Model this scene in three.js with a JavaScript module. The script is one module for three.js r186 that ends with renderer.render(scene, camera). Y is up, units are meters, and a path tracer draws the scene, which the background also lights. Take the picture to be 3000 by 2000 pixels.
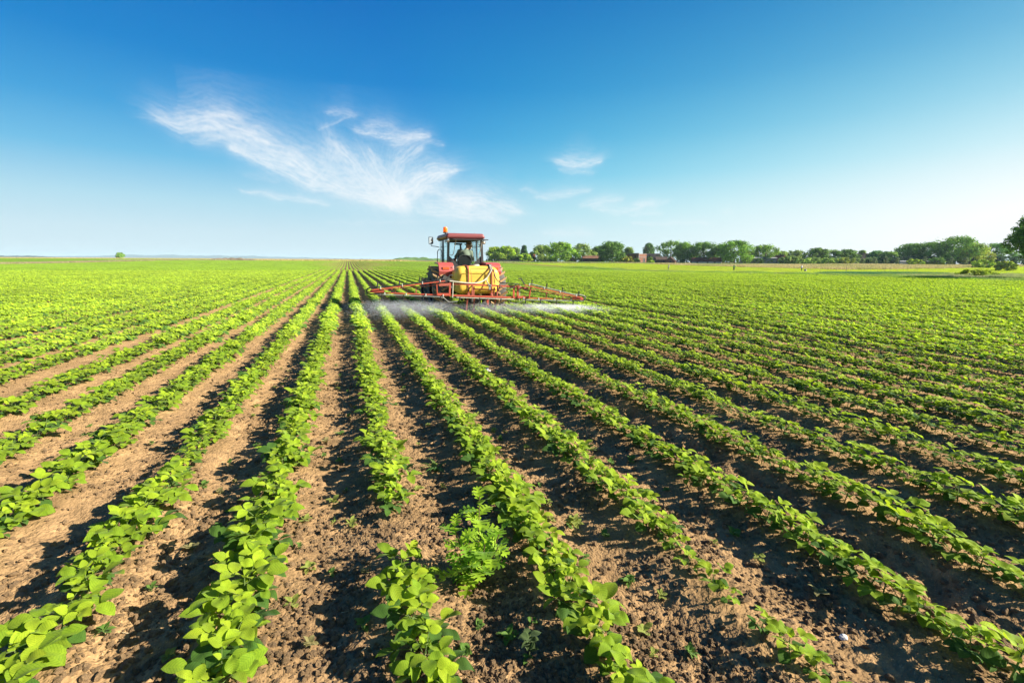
import * as THREE from 'three';
import { mergeGeometries } from 'three/addons/utils/BufferGeometryUtils.js';
import { RoundedBoxGeometry } from 'three/addons/geometries/RoundedBoxGeometry.js';
import { MarchingCubes } from 'three/addons/objects/MarchingCubes.js';
import { createNoise2D, createNoise3D } from 'simplex-noise';

// ---------------------------------------------------------------- camera, sun, sky, exposure
const D2R = Math.PI / 180;
const scene = new THREE.Scene();
const EYE = new THREE.Vector3(0, 1.61, 0), YAW = 19.66 * D2R, PITCH = 9.93 * D2R, ROLL = 0.35 * D2R;
const camera = new THREE.PerspectiveCamera(73.74, 1024 / 682, 0.05, 20000);
camera.position.copy(EYE);
const FWD = new THREE.Vector3(Math.sin(YAW) * Math.cos(PITCH), -Math.sin(PITCH), -Math.cos(YAW) * Math.cos(PITCH));
const RGT = new THREE.Vector3(Math.cos(YAW), 0, Math.sin(YAW));
const UPV = new THREE.Vector3().crossVectors(RGT, FWD);
{
  const X = RGT.clone().multiplyScalar(Math.cos(ROLL)).addScaledVector(UPV, Math.sin(ROLL));
  const Y = UPV.clone().multiplyScalar(Math.cos(ROLL)).addScaledVector(RGT, -Math.sin(ROLL));
  camera.quaternion.setFromRotationMatrix(new THREE.Matrix4().makeBasis(X, Y, FWD.clone().negate()));
}
const EXPOSURE = 2.85;
const SUN_DIR = new THREE.Vector3(Math.cos(25 * D2R) * Math.cos(29 * D2R), Math.sin(29 * D2R), Math.sin(25 * D2R) * Math.cos(29 * D2R));
const sun = new THREE.DirectionalLight(new THREE.Color(1, 0.92, 0.77), 5);
sun.name = 'sun';
sun.position.copy(SUN_DIR).multiplyScalar(60).add(new THREE.Vector3(4, 0, -12));
sun.target.position.set(4, 0, -12);
sun.castShadow = true;
sun.shadow.mapSize.set(4096, 4096);
Object.assign(sun.shadow.camera, { left: -40, right: 40, top: 30, bottom: -30, near: 1, far: 160 });
scene.add(sun, sun.target);
const renderer = new THREE.WebGLRenderer({ antialias: true });
renderer.setSize(1024, 682);
renderer.toneMapping = THREE.LinearToneMapping;
renderer.toneMappingExposure = EXPOSURE;
renderer.shadowMap.enabled = true;
scene.fog = new THREE.FogExp2(new THREE.Color(0.56, 0.76, 0.88), 0.00014);

// ---------------------------------------------------------------- random numbers, noise
function rngOf(seed) { let a = seed >>> 0; return () => { a = (a + 0x6d2b79f5) | 0; let t = Math.imul(a ^ (a >>> 15), 1 | a); t = (t + Math.imul(t ^ (t >>> 7), 61 | t)) ^ t; return ((t ^ (t >>> 14)) >>> 0) / 4294967296; }; }
const rnd = rngOf(7);
const rr = (a, b, r = rnd) => a + (b - a) * r();
const n2 = createNoise2D(rngOf(11)), n3 = createNoise3D(rngOf(13)), n2b = createNoise2D(rngOf(17));
const fbm = (x, y, o = 4) => { let s = 0, a = 0.5; for (let i = 0; i < o; i++) { s += a * n2(x, y); x *= 2.03; y *= 2.03; a *= 0.5; } return s; };
const clamp = THREE.MathUtils.clamp, lerp = THREE.MathUtils.lerp, ss = (a, b, x) => THREE.MathUtils.smoothstep(x, a, b);

// ---------------------------------------------------------------- sky: clear blue air and cirrus
const toLin = (c) => (c <= 0.04045 ? c / 12.92 : ((c + 0.055) / 1.055) ** 2.4);
const STROKES = [
[0.69,0.88,-17.2,13.0,-15.8,12.5,-13.5,13.2,-11.0,12.7,-8.3,12.1],
[0.30,0.60,-13.5,13.6,-11.6,14.1,-10.7,14.0],
[0.25,0.50,-14.8,11.3,-13.7,11.5,-12.5,12.0],
[0.84,0.66,-15.3,12.7,-11.8,12.5,-8.0,11.3,-4.8,9.9],
[0.49,0.88,-11.5,11.1,-8.1,9.7,-4.0,8.1,0.5,7.0,4.3,6.5],
[0.69,0.70,-11.2,10.9,-6.4,10.2,-1.3,8.1,6.3,6.3],
[0.74,0.80,5.5,6.5,2.9,8.3,0.2,10.9,-1.3,12.6],
[0.74,0.72,6.3,6.4,4.4,8.4,3.0,10.4,2.1,12.2],
[0.59,0.72,5.8,6.8,4.9,9.4,5.5,11.3,8.0,12.8],
[0.64,1.00,5.3,7.2,6.9,9.0,8.9,10.0,11.7,10.4],
[0.59,0.87,4.3,6.5,6.8,7.5,8.3,8.8,10.4,9.8],
[0.69,0.41,-4.0,8.4,-2.1,10.3,-1.5,12.1,-1.9,13.8],
[1.28,0.50,-6.4,10.8,-2.1,9.9,2.4,8.8,5.3,8.0],
[0.35,0.85,0.8,14.1,3.6,13.7,6.5,13.7,8.8,14.1],
[0.30,0.4,1.8,14.7,4.2,15.0,5.1,14.7],
[0.30,0.5,4.6,13.0,6.3,13.3,8.0,13.8],
[0.20,0.35,8.0,13.6,9.5,13.4,10.5,13.3],
[0.54,0.8,7.3,8.0,9.6,8.2,11.4,7.4,13.4,6.7],
[0.64,0.9,11.4,6.8,14.5,7.1,17.1,6.5,19.5,5.9],
[0.49,0.7,7.5,5.7,10.8,5.6,14.5,5.2,17.7,4.8],
[0.79,0.55,8.3,6.6,12.4,6.1,16.1,5.6],
[0.20,0.7,-11.1,7.0,-8.8,6.8,-6.3,6.6,-2.6,6.2],
[0.25,0.2,-10.6,8.7,-8.6,8.4,-7.4,8.2],
[0.30,0.5,-2.0,15.6,-0.4,15.8,0.7,15.6],
[0.10,0.45,-3.1,13.9,-1.8,14.5,0.2,15.4],
[0.44,0.9,24.0,11.5,26.0,11.3,27.8,11.3,29.1,11.5],
[0.20,0.4,24.4,10.6,26.5,10.4,28.1,10.1],
[0.30,0.65,21.6,7.4,24.0,7.7,26.1,8.0,27.9,8.4],
[0.30,0.6,27.1,6.7,29.4,7.0,31.6,7.3],
[0.30,0.55,28.4,6.4,31.3,5.9,33.8,6.3,35.2,6.8],
[0.25,0.45,33.3,6.7,35.2,6.5,36.9,6.8],
[0.20,0.4,32.8,5.4,35.3,5.7,36.3,5.7],
[0.15,0.5,33.1,4.4,37.3,4.5,41.5,4.3],
[0.30,0.45,22.7,3.3,25.6,3.5,28.5,3.2],
[0.25,0.4,19.8,8.4,20.8,8.5,21.6,8.1],
[0.15,0.2,11.9,4.9,2.7,4.5,-2.9,4.4],
[0.20,0.3,42.8,5.6,43.7,5.4],
[0.39,0.2,-18.5,12.8,-17.3,12.9]
];
function makeSky() {
  const W = 4096, H = 2048, data = new Float32Array(W * H * 4);
  const ramp = [[0, 214, 233, 240], [3, 204, 230, 241], [6, 178, 221, 239], [10, 112, 191, 232], [14, 64, 162, 221], [19, 20, 134, 209], [27, 0, 110, 194], [45, 0, 84, 168], [90, 0, 66, 142]]
    .map(([e, r, g, b]) => [e, toLin(r / 255), toLin(g / 255), toLin(b / 255)]);
  const col = [0, 0, 0];
  const base = (e) => {
    let i = 0; while (i < ramp.length - 2 && e > ramp[i + 1][0]) i++;
    const t = clamp((e - ramp[i][0]) / (ramp[i + 1][0] - ramp[i][0]), 0, 1);
    for (let c = 0; c < 3; c++) col[c] = lerp(ramp[i][c + 1], ramp[i + 1][c + 1], t);
  };
  // cirrus density on a patch of sky: azimuth -46..46 degrees from the rows' direction, elevation 1..18
  const strokes = STROKES.map(([w, o, ...p]) => {
    const pts = []; for (let i = 0; i < p.length; i += 2) pts.push([p[i], p[i + 1]]);
    const xs = pts.map((q) => q[0]), ys = pts.map((q) => q[1]), m = 5 * w + 1.2;
    let L = 0; const len = [0]; for (let i = 1; i < pts.length; i++) { L += Math.hypot(pts[i][0] - pts[i - 1][0], pts[i][1] - pts[i - 1][1]); len.push(L); }
    return { w, o, pts, len, L, box: [Math.min(...xs) - m, Math.max(...xs) + m, Math.min(...ys) - m, Math.max(...ys) + m] };
  });
  const cirrus = (az, el) => {
    const wx = az - 0.9 + 0.3 * fbm(az * 0.24 + 5, el * 0.3, 2) + 0.04 * n2(az * 1.6, el * 1.9), wy = el + 0.28 * fbm(az * 0.26 + 40, el * 0.3 + 9, 2) + 0.04 * n2b(az * 1.6, el * 1.9);
    let clear = 1;
    strokes.forEach((s, k) => {
      if (wx < s.box[0] || wx > s.box[1] || wy < s.box[2] || wy > s.box[3]) return;
      let best = 1e9, along = 0, side = 0;
      for (let i = 1; i < s.pts.length; i++) {
        const [ax, ay] = s.pts[i - 1], [bx, by] = s.pts[i], dx = bx - ax, dy = by - ay, l2 = dx * dx + dy * dy, t = clamp(((wx - ax) * dx + (wy - ay) * dy) / l2, 0, 1);
        const ex = wx - ax - t * dx, ey = wy - ay - t * dy, d = Math.hypot(ex, ey);
        if (d < best) { best = d; along = s.len[i - 1] + t * Math.sqrt(l2); side = (dx * ey - dy * ex) / Math.sqrt(l2); }
      }
      const t = along / s.L, taper = 0.35 + 0.65 * Math.sin(Math.PI * clamp(0.08 + 0.84 * t, 0, 1)), w = s.w * taper * (side > 0 ? 2.1 : 1.0);
      let f = Math.exp(-((best / w) ** 2)) + 0.34 * Math.exp(-((best / (2.6 * w)) ** 2));
      const fibre = 0.72 + 0.4 * n2(along * 0.4 + k * 7, side * 2.2 / Math.max(0.35, s.w)) + 0.13 * n2b(along * 0.6 + k * 3, side * 5) + 0.16 * fbm(az * 1.1 + 3, el * 1.5, 3) + 0.08 * n2(az * 3, el * 4);
      f *= clamp(fibre, 0.06, 1.25);
      clear *= 1 - clamp(f * s.o * 0.54, 0, 0.97);
    });
    return 1 - clear;
  };
  for (let row = 0; row < H; row++) {
    const up = ((row + 0.5) / H - 0.5) * Math.PI, e = Math.max(0, up / D2R), y = Math.sin(Math.max(up, 0)), cy = Math.cos(Math.max(up, 0));
    base(e);
    for (let c = 0; c < W; c++) {
      const round = ((c + 0.5) / W - 0.5) * 2 * Math.PI, x = Math.cos(round) * cy, z = Math.sin(round) * cy;
      const gamma = Math.acos(clamp(x * SUN_DIR.x + y * SUN_DIR.y + z * SUN_DIR.z, -1, 1)) / D2R;
      const white = clamp(1.5 * Math.pow(Math.max(0, (95 - gamma) / 46), 1.2), 0, 1.9) * Math.exp(-Math.pow(e / 11, 1.3)), glow = Math.exp(-gamma / 10);
      const k = Math.min(1, white);
      let r = lerp(col[0], 1.02, Math.pow(k, 1.3)), g = lerp(col[1], 1.03, Math.pow(k, 0.8)), b = lerp(col[2], 1.03, k);
      r += glow * 1.6; g += glow * 1.5; b += glow * 1.35;
      if (e > 0.5 && e < 20) {
        const az = Math.atan2(x, -z) / D2R;
        if (az > -40 && az < 50) {
          const a = cirrus(az, e) * ss(0.5, 2, e);
          r = lerp(r, 0.93, a); g = lerp(g, 0.97, a); b = lerp(b, 1.0, a);
        }
      }
      const i = (row * W + c) * 4;
      data[i] = r / EXPOSURE; data[i + 1] = g / EXPOSURE; data[i + 2] = b / EXPOSURE; data[i + 3] = 1;
    }
  }
  const t = new THREE.DataTexture(data, W, H, THREE.RGBAFormat, THREE.FloatType);
  t.mapping = THREE.EquirectangularReflectionMapping; t.magFilter = THREE.LinearFilter; t.needsUpdate = true;
  return t;
}
const skyMap = makeSky();
scene.background = skyMap;
scene.environment = skyMap;

// ---------------------------------------------------------------- helpers
const used = new Map();
function numbered(name) { const k = used.get(name) ?? 0; used.set(name, k + 1); return k ? `${name}_${String(k).padStart(3, '0')}` : name; }
function tag(o, label, category, group, kind) { if (label) o.userData.label = label; if (category) o.userData.category = category; if (group) o.userData.group = group; if (kind) o.userData.kind = kind; return o; }
function thing(name, label, category, [x, y, z] = [0, 0, 0], turn = 0, group) {
  const o = new THREE.Group(); o.name = numbered(name); scene.add(o); o.position.set(x, y, z); o.rotation.y = turn; return tag(o, label, category, group);
}
function clean(g) { if (g.index) g = g.toNonIndexed(); for (const k of Object.keys(g.attributes)) if (!['position', 'normal', 'uv', 'color'].includes(k)) g.deleteAttribute(k); if (!g.attributes.uv) g.setAttribute('uv', new THREE.BufferAttribute(new Float32Array(g.attributes.position.count * 2), 2)); return g; }
function merge(list) { const a = list.map(clean); if (a.some((g) => g.attributes.color)) for (const g of a) if (!g.attributes.color) g.setAttribute('color', new THREE.BufferAttribute(new Float32Array(g.attributes.position.count * 3).fill(1), 3)); return a.length === 1 ? a[0] : mergeGeometries(a); }
function part(name, geos, mat, parent = scene) {
  const m = new THREE.Mesh(Array.isArray(geos) ? merge(geos) : geos, mat); m.name = parent === scene ? numbered(name) : name; m.castShadow = m.receiveShadow = true; parent.add(m); return m;
}
function tint(g, c) { const n = g.attributes.position.count, a = new Float32Array(n * 3); for (let i = 0; i < n; i++) { a[3 * i] = c[0]; a[3 * i + 1] = c[1]; a[3 * i + 2] = c[2]; } g.setAttribute('color', new THREE.BufferAttribute(a, 3)); return g; }
const V = (x, y, z) => new THREE.Vector3(x, y, z);
function box(w, h, d, x = 0, y = 0, z = 0, r = 0) { const g = r ? new RoundedBoxGeometry(w, h, d, 2, Math.min(r, w / 2.01, h / 2.01, d / 2.01)) : new THREE.BoxGeometry(w, h, d); return g.translate(x, y, z); }
function bar(a, b, w = 0.04, h = w) { // a square bar from a to b
  const d = b.clone().sub(a), L = d.length(), g = new THREE.BoxGeometry(w, h, L), m = new THREE.Matrix4().lookAt(a, b, Math.abs(d.y) > 0.95 * L ? V(1, 0, 0) : V(0, 1, 0));
  return g.applyMatrix4(m).translate((a.x + b.x) / 2, (a.y + b.y) / 2, (a.z + b.z) / 2);
}
function rod(a, b, r0 = 0.02, r1 = r0, n = 8) {
  const d = b.clone().sub(a), g = new THREE.CylinderGeometry(r1, r0, d.length(), n, 1);
  return g.applyQuaternion(new THREE.Quaternion().setFromUnitVectors(V(0, 1, 0), d.normalize())).translate((a.x + b.x) / 2, (a.y + b.y) / 2, (a.z + b.z) / 2);
}
function hose(pts, r = 0.015, n = 24) { return new THREE.TubeGeometry(new THREE.CatmullRomCurve3(pts), n, r, 7, false); }
function disc(r, w, n = 28) { return new THREE.CylinderGeometry(r, r, w, n).rotateZ(Math.PI / 2); } // axis along x
function canvasTex(w, h, draw, srgb = true, rx = 1, ry = 1) {
  const c = document.createElement('canvas'); c.width = w; c.height = h; draw(c.getContext('2d'), w, h);
  const t = new THREE.CanvasTexture(c); t.wrapS = t.wrapT = THREE.RepeatWrapping; t.repeat.set(rx, ry); if (srgb) t.colorSpace = THREE.SRGBColorSpace; return t;
}
function noiseTex(n, f, rx = 1, ry = 1, srgb = true) { // f(u, v) -> [r, g, b] 0..1, tiling by blending
  const d = new Uint8Array(n * n * 4);
  for (let j = 0; j < n; j++) for (let i = 0; i < n; i++) { const c = f(i / n, j / n), o = (j * n + i) * 4; d[o] = clamp(c[0], 0, 1) * 255; d[o + 1] = clamp(c[1], 0, 1) * 255; d[o + 2] = clamp(c[2], 0, 1) * 255; d[o + 3] = 255; }
  const t = new THREE.DataTexture(d, n, n); t.wrapS = t.wrapT = THREE.RepeatWrapping; t.magFilter = THREE.LinearFilter; t.repeat.set(rx, ry); if (srgb) t.colorSpace = THREE.SRGBColorSpace; t.needsUpdate = true; return t;
}
const tile4 = createNoise3D(rngOf(23));
function tfbm(u, v, f, o = 4, k = 0) { // tiling fbm: noise on a torus-like blend
  const at = (x, y) => { let s = 0, a = 0.5, q = f; for (let i = 0; i < o; i++) { s += a * tile4(x * q, y * q, k + i * 9); q *= 2; a *= 0.55; } return s; };
  const bu = ss(0.8, 1, u), bv = ss(0.8, 1, v);
  return lerp(lerp(at(u, v), at(u - 1, v), bu), lerp(at(u, v - 1), at(u - 1, v - 1), bu), bv);
}
const grime = noiseTex(256, (u, v) => { const n = 0.93 + 0.12 * tfbm(u, v, 3, 4); return [n, n, n * 0.98]; });
const rgb = (r, g, b) => new THREE.Color().setRGB(r, g, b);
const paint = (r, g, b, rough = 0.5, extra = {}) => new THREE.MeshPhysicalMaterial({ color: rgb(r, g, b), roughness: rough, map: grime, ...extra });
const inView = (x, z, deg = 60) => Math.abs(Math.atan2(x, -z) - YAW) < deg * D2R && (x * Math.sin(YAW) - z * Math.cos(YAW)) > 0;
const terrain = (x, z) => {
  const q = x * 0.336 - z * 0.942;
  return 1.2 * ss(110, 210, q) + 1.0 * ss(210, 450, q) - 0.3 * ss(30, 60, x) * ss(60, 90, q) * (1 - ss(100, 135, q));
};
function denseBox(w, h, d, r) { // a rounded box with many faces, to be shaped further
  const g = new THREE.BoxGeometry(w, h, d, 36, 24, 20), p = g.attributes.position, n = g.attributes.normal, v = new THREE.Vector3(), c = new THREE.Vector3();
  for (let i = 0; i < p.count; i++) { v.fromBufferAttribute(p, i); c.set(clamp(v.x, r - w / 2, w / 2 - r), clamp(v.y, r - h / 2, h / 2 - r), clamp(v.z, r - d / 2, d / 2 - r)); v.sub(c).normalize(); n.setXYZ(i, v.x, v.y, v.z); p.setXYZ(i, c.x + v.x * r, c.y + v.y * r, c.z + v.z * r); }
  return g;
}
const depthOf = (x, z) => x * 0.336 - z * 0.942; // metres away along the line of sight
const wheatEdge = (x) => x < 112 ? 192 : x < 124 ? lerp(150, 123, (x - 112) / 12) : x < 169 ? lerp(123, 139, (x - 124) / 45) : lerp(139, 178, clamp((x - 169) / 71, 0, 1));
const inMeadow = (x, z) => x > 61.5 && depthOf(x, z) < 74 + 3 * n2(x * 0.1, z * 0.1) && x > -1.62 * z;

// ---------------------------------------------------------------- the rows of the crop
const PITCH_X = 0.72;
const rowX = (k) => 0.18 + PITCH_X * k + (k >= 12 ? 0.3 : 0) + (k >= 33 ? 0.45 : 0) - (k <= -6 ? 0.16 : 0) - (k <= -9 ? 0.16 : 0);
const ROW0 = -128, ROW1 = 79; // first and last row of the field
const FIELD_END = -262;
const nearestRow = (x) => { let b = 0, d = 1e9; const k0 = Math.round((x - 0.18) / PITCH_X); for (let k = k0 - 2; k <= k0 + 2; k++) { const e = Math.abs(x - rowX(k)); if (e < d) { d = e; b = k; } } return [b, d]; };

// ---------------------------------------------------------------- ground
function soilH(x, z) {
  const r = Math.hypot(x, z), [k, d] = nearestRow(x), fade = 1 - ss(9, 16, r);
  let h = 0.022 * Math.cos(Math.min(1, d / 0.36) * Math.PI) * (1 - ss(60, 110, r));
  if (x > rowX(ROW1) + 0.5 || x < rowX(ROW0)) h = 0;
  if (fade > 0) {
    const c1 = n2(x * 5.3, z * 5.3), c2 = n2b(x * 12, z * 12), c3 = n2(x * 25 + 9, z * 25), c4 = n2b(x * 47, z * 47 + 3);
    const rough = 0.55 + 0.45 * n2(x * 0.9 + 30, z * 0.7);
    let c = 0.006 * c1 + (0.006 * Math.abs(c2) + 0.008 * Math.max(0, c3) + 0.005 * c4) * (0.45 + 0.8 * rough);
    // tyre tread pressed into the wheel lanes
    for (const [lx, amp, per] of [[-0.90, 0.026, 0.17], [2.70, 0.06, 0.31], [4.2, 0.035, 0.31]]) {
      const e = x - lx;
      if (Math.abs(e) < 0.24) { const ph = (z + 0.75 * Math.abs(e)) / per, w = 0.5 + 0.5 * Math.sin(2 * Math.PI * ph); h -= amp * (0.35 + w * w) * (1 - ss(0.14, 0.24, Math.abs(e))) * fade * (0.6 + 0.6 * n2(z * 1.7, lx)); }
    }
    h += c * fade;
  }
  return h;
}
const groundY = (x, z) => terrain(x, z) + soilH(x, z);
function lines(a, b, step, lo, hi, grow) { // dense from a to b, growing outwards to lo and hi
  const v = []; for (let x = a; x <= b; x += step) v.push(x);
  for (let s = step, x = v[v.length - 1]; x < hi;) { s *= grow; x += s; v.push(Math.min(x, hi)); }
  const w = []; for (let s = step, x = a; x > lo;) { s *= grow; x -= s; w.push(Math.max(x, lo)); }
  return [...w.reverse(), ...v];
}
const soilMap = noiseTex(1024, (u, v) => {
  const n = 0.5 * tfbm(u, v, 6, 5) + 0.35 * tfbm(u, v, 40, 4, 50), s = tfbm(u, v, 90, 2, 80) > 0.42 ? 0.12 : 0, k = 0.60 + 0.2 * n + s;
  return [k * 1.02, k * 0.835, k * 0.60];
});
const soilBump = noiseTex(1024, (u, v) => { const k = 0.5 + 0.35 * tfbm(u, v, 18, 4, 20) + 0.3 * tfbm(u, v, 70, 3, 33); return [k, k, k]; }, 1, 1, false);
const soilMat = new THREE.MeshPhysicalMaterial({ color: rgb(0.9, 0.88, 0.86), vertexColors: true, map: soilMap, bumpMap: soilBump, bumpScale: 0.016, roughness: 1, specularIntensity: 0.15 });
// soil backscatter of sunlight painted in: lighter left, darker right, plus random tone
const backscatterTone = (x, z) => clamp(lerp(0.98, 0.82, ss(-3.2, 1.6, x + 0.5 * n2(x * 0.5, z * 0.35))) + 0.13 * n2(x * 1.9 + 7, z * 1.4) + 0.08 * n2b(x * 6, z * 5), 0.35, 1.3);
{
  const xs = lines(-3.1, 5.0, 0.018, -5200, 5200, 1.055), zs = lines(-6.2, -0.95, 0.018, -7600, 80, 1.055);
  const nx = xs.length, nz = zs.length, pos = new Float32Array(nx * nz * 3), uv = new Float32Array(nx * nz * 2), col = new Float32Array(nx * nz * 3), idx = new Uint32Array((nx - 1) * (nz - 1) * 6);
  for (let j = 0, p = 0, q = 0; j < nz; j++) for (let i = 0; i < nx; i++) {
    const x = xs[i], z = zs[j], [, d] = nearestRow(x);
    const w = backscatterTone(x, z); col[p] = w; col[p + 1] = w * (0.97 + 0.03 * w); col[p + 2] = w * (0.94 + 0.06 * w);
    pos[p++] = x; pos[p++] = groundY(x, z); pos[p++] = z;
    uv[q++] = x / 1.7 + 0.05 * n2(x, z); uv[q++] = z / 1.7 + 0.05 * n2b(x, z);
  }
  for (let j = 0, p = 0; j < nz - 1; j++) for (let i = 0; i < nx - 1; i++) { const a = j * nx + i, b = a + 1, c = a + nx, d = c + 1; idx[p++] = a; idx[p++] = c; idx[p++] = b; idx[p++] = b; idx[p++] = c; idx[p++] = d; }
  const g = new THREE.BufferGeometry();
  g.setAttribute('position', new THREE.BufferAttribute(pos, 3)); g.setAttribute('uv', new THREE.BufferAttribute(uv, 2)); g.setAttribute('color', new THREE.BufferAttribute(col, 3)); g.setIndex(new THREE.BufferAttribute(idx, 1)); g.computeVertexNormals();
  tag(part('ground', g, soilMat), 'bare brown soil of the field, ridged between the crop rows', null, null, 'structure');
}
// clods and crumbs of earth lying on the soil
{
  const geos = [0, 1, 2].map((k) => { const g = new THREE.IcosahedronGeometry(1, 1), p = g.attributes.position; for (let i = 0; i < p.count; i++) { const x = p.getX(i), y = p.getY(i), z = p.getZ(i), f = 1 + 0.38 * n3(x * 1.3 + k * 7, y * 1.3, z * 1.3) ; p.setXYZ(i, x * f * 1.2, y * f * 0.75, z * f); } g.computeVertexNormals(); return g; });
  const clodMat = new THREE.MeshStandardMaterial({ color: rgb(0.8, 0.78, 0.76), map: soilMap, bumpMap: soilBump, bumpScale: 0.006, roughness: 1 });
  const root = tag(new THREE.Group(), 'loose brown soil crumbs and clods scattered between the rows', null, null, 'stuff'); root.name = 'soil_clods'; scene.add(root);
  const r = rngOf(91), M = [[], [], []], C = [[], [], []], o = new THREE.Object3D();
  for (let i = 0; i < 90000; i++) {
    const d = 1.2 + 9 * Math.pow(r(), 1.5), a = YAW + rr(-52, 52, r) * D2R, x = d * Math.sin(a), z = -d * Math.cos(a), [k, e] = nearestRow(x);
    if (e < 0.1 && r() < 0.4) continue;
    if (n2(x * 1.1 + 4, z * 1.1) < rr(-0.8, 0.5, r)) continue;
    const s = 0.003 + 0.016 * Math.pow(r(), 3.5) * (0.6 + 0.4 * Math.min(1, d / 3));
    o.position.set(x, groundY(x, z) + s * 0.1, z); o.rotation.set(r() * 6, r() * 6, r() * 6); o.scale.setScalar(s); o.updateMatrix();
    const t = i % 3; M[t].push(o.matrix.clone()); C[t].push(backscatterTone(x, z) * rr(0.8, 1.2, r));
  }
  geos.forEach((g, t) => { const im = new THREE.InstancedMesh(g, clodMat, M[t].length); M[t].forEach((m, i) => { im.setMatrixAt(i, m); im.setColorAt(i, rgb(C[t][i], C[t][i], C[t][i])); }); im.name = 'soil_crumbs'; im.userData.kind = 'stuff'; im.castShadow = im.receiveShadow = true; root.add(im); });
}

// ---------------------------------------------------------------- soybean plants
const leafTex = canvasTex(128, 256, (c, w, h) => {
  c.fillStyle = '#eef2e6'; c.fillRect(0, 0, w, h);
  const r = rngOf(5);
  for (let i = 0; i < 500; i++) { c.fillStyle = `rgba(${r() < 0.5 ? '255,255,240' : '150,170,140'},${0.05 + 0.08 * r()})`; c.beginPath(); c.ellipse(r() * w, r() * h, 3 + 9 * r(), 2 + 6 * r(), r() * 3, 0, 7); c.fill(); }
  c.strokeStyle = 'rgba(255,255,225,0.7)'; c.lineWidth = 4; c.beginPath(); c.moveTo(w / 2, 0); c.lineTo(w / 2, h); c.stroke();
  for (let i = 0; i < 8; i++) for (const s of [-1, 1]) {
    const y = 8 + i * h * 0.115 + (s > 0 ? 8 : 0);
    c.strokeStyle = 'rgba(150,175,130,0.4)'; c.lineWidth = 5; c.beginPath(); c.moveTo(w / 2, y + 5); c.quadraticCurveTo(w / 2 + s * w * 0.25, y + 29, w / 2 + s * w * 0.5, y + 67); c.stroke();
    c.strokeStyle = 'rgba(255,255,225,0.55)'; c.lineWidth = 2; c.beginPath(); c.moveTo(w / 2, y); c.quadraticCurveTo(w / 2 + s * w * 0.25, y + 24, w / 2 + s * w * 0.5, y + 62); c.stroke();
  }
});
leafTex.wrapS = leafTex.wrapT = THREE.ClampToEdgeWrapping;
const LEAF = { vertexColors: true, side: THREE.DoubleSide, roughness: 0.95, transmission: 0.52, thickness: 0, specularIntensity: 0.18, clearcoat: 0.07, clearcoatRoughness: 0.5 };
const leafMat = new THREE.MeshPhysicalMaterial({ ...LEAF, map: leafTex, bumpMap: leafTex, bumpScale: 0.0004 });
const farLeafMat = new THREE.MeshPhysicalMaterial({ ...LEAF, clearcoat: 0.1 });
const TONES = [[0.095, 0.20, 0.03], [0.285, 0.415, 0.024], [0.45, 0.57, 0.03]]; // old, grown, young leaf
// an ovate leaf of length 1 along +z, upper side +y
function leafGeo(seed, tone, nl = 7, wide = 0.69) {
  const r = rngOf(seed), fold = rr(0.1, 0.38, r), droop = rr(0.0, 0.34, r), twist = rr(-0.35, 0.35, r), wave = rr(0.01, 0.035, r), P = [], U = [], C = [], I = [], cols = [-1, -0.55, 0, 0.55, 1];
  for (let i = 0; i <= nl; i++) {
    const t = i / nl, hw = wide * 0.5 * Math.pow(Math.sin(Math.PI * Math.pow(t, 0.86)), 0.74) * (1 - 0.16 * t) * 1.08 + (i === 0 || i === nl ? 0.004 : 0), yc = 0.12 * Math.sin(t * 2.2) - droop * t * t * 0.55;
    for (const s of cols) {
      const a = twist * t, x0 = s * hw, y0 = Math.abs(s) * hw * fold - 0.25 * hw * s * s * fold + wave * Math.sin(t * 9 + s * 2 + seed);
      P.push(x0 * Math.cos(a) - y0 * Math.sin(a), yc + y0 * Math.cos(a) + x0 * Math.sin(a), t * (1 - 0.12 * droop)); U.push(0.5 + 0.5 * s * Math.min(1, hw / (wide * 0.5)) , t);
      const k = 0.92 + 0.1 * n2(seed + t * 2, s); C.push(tone[0] * k, tone[1] * k, tone[2] * k);
    }
  }
  for (let i = 0; i < nl; i++) for (let j = 0; j < 4; j++) { const a = i * 5 + j, b = a + 1, c = a + 5, d = c + 1; I.push(a, c, b, b, c, d); }
  const g = new THREE.BufferGeometry(); g.setAttribute('position', new THREE.Float32BufferAttribute(P, 3)); g.setAttribute('uv', new THREE.Float32BufferAttribute(U, 2)); g.setAttribute('color', new THREE.Float32BufferAttribute(C, 3)); g.setIndex(I); g.computeVertexNormals(); return g;
}
function lowLeaf(seed, tone, wide = 0.66) { // the same leaf far away: six triangles
  const r = rngOf(seed), f = rr(0.05, 0.14, r), d = rr(0, 0.2, r), w = wide / 2, k = rr(0.85, 1.15, r);
  const p = [[0, 0, 0], [-w, f, 0.45], [0, 0.06, 0.45], [w, f, 0.45], [-w * 0.6, f * 0.6 - d * 0.6, 0.8], [w * 0.6, f * 0.6 - d * 0.6, 0.8], [0, -d, 1]];
  const g = new THREE.BufferGeometry(); g.setAttribute('position', new THREE.Float32BufferAttribute(p.flat(), 3)); g.setIndex([0, 1, 2, 0, 2, 3, 1, 4, 2, 2, 5, 3, 2, 4, 6, 2, 6, 5]); g.computeVertexNormals(); return tint(g, tone.map((c) => c * k));
}
const LEAVES = TONES.map((t, i) => [0, 1, 2, 3, 4, 5, 6].map((k) => leafGeo(100 + 10 * i + k, t.map((c, j) => c * (0.84 + 0.055 * ((k * 3) % 7)) * (j ? 1 : 0.94 + 0.03 * (k % 4))))));
const ROUND_LEAVES = [0, 1].map((k) => leafGeo(170 + k, TONES[0], 7, 0.85));
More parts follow.
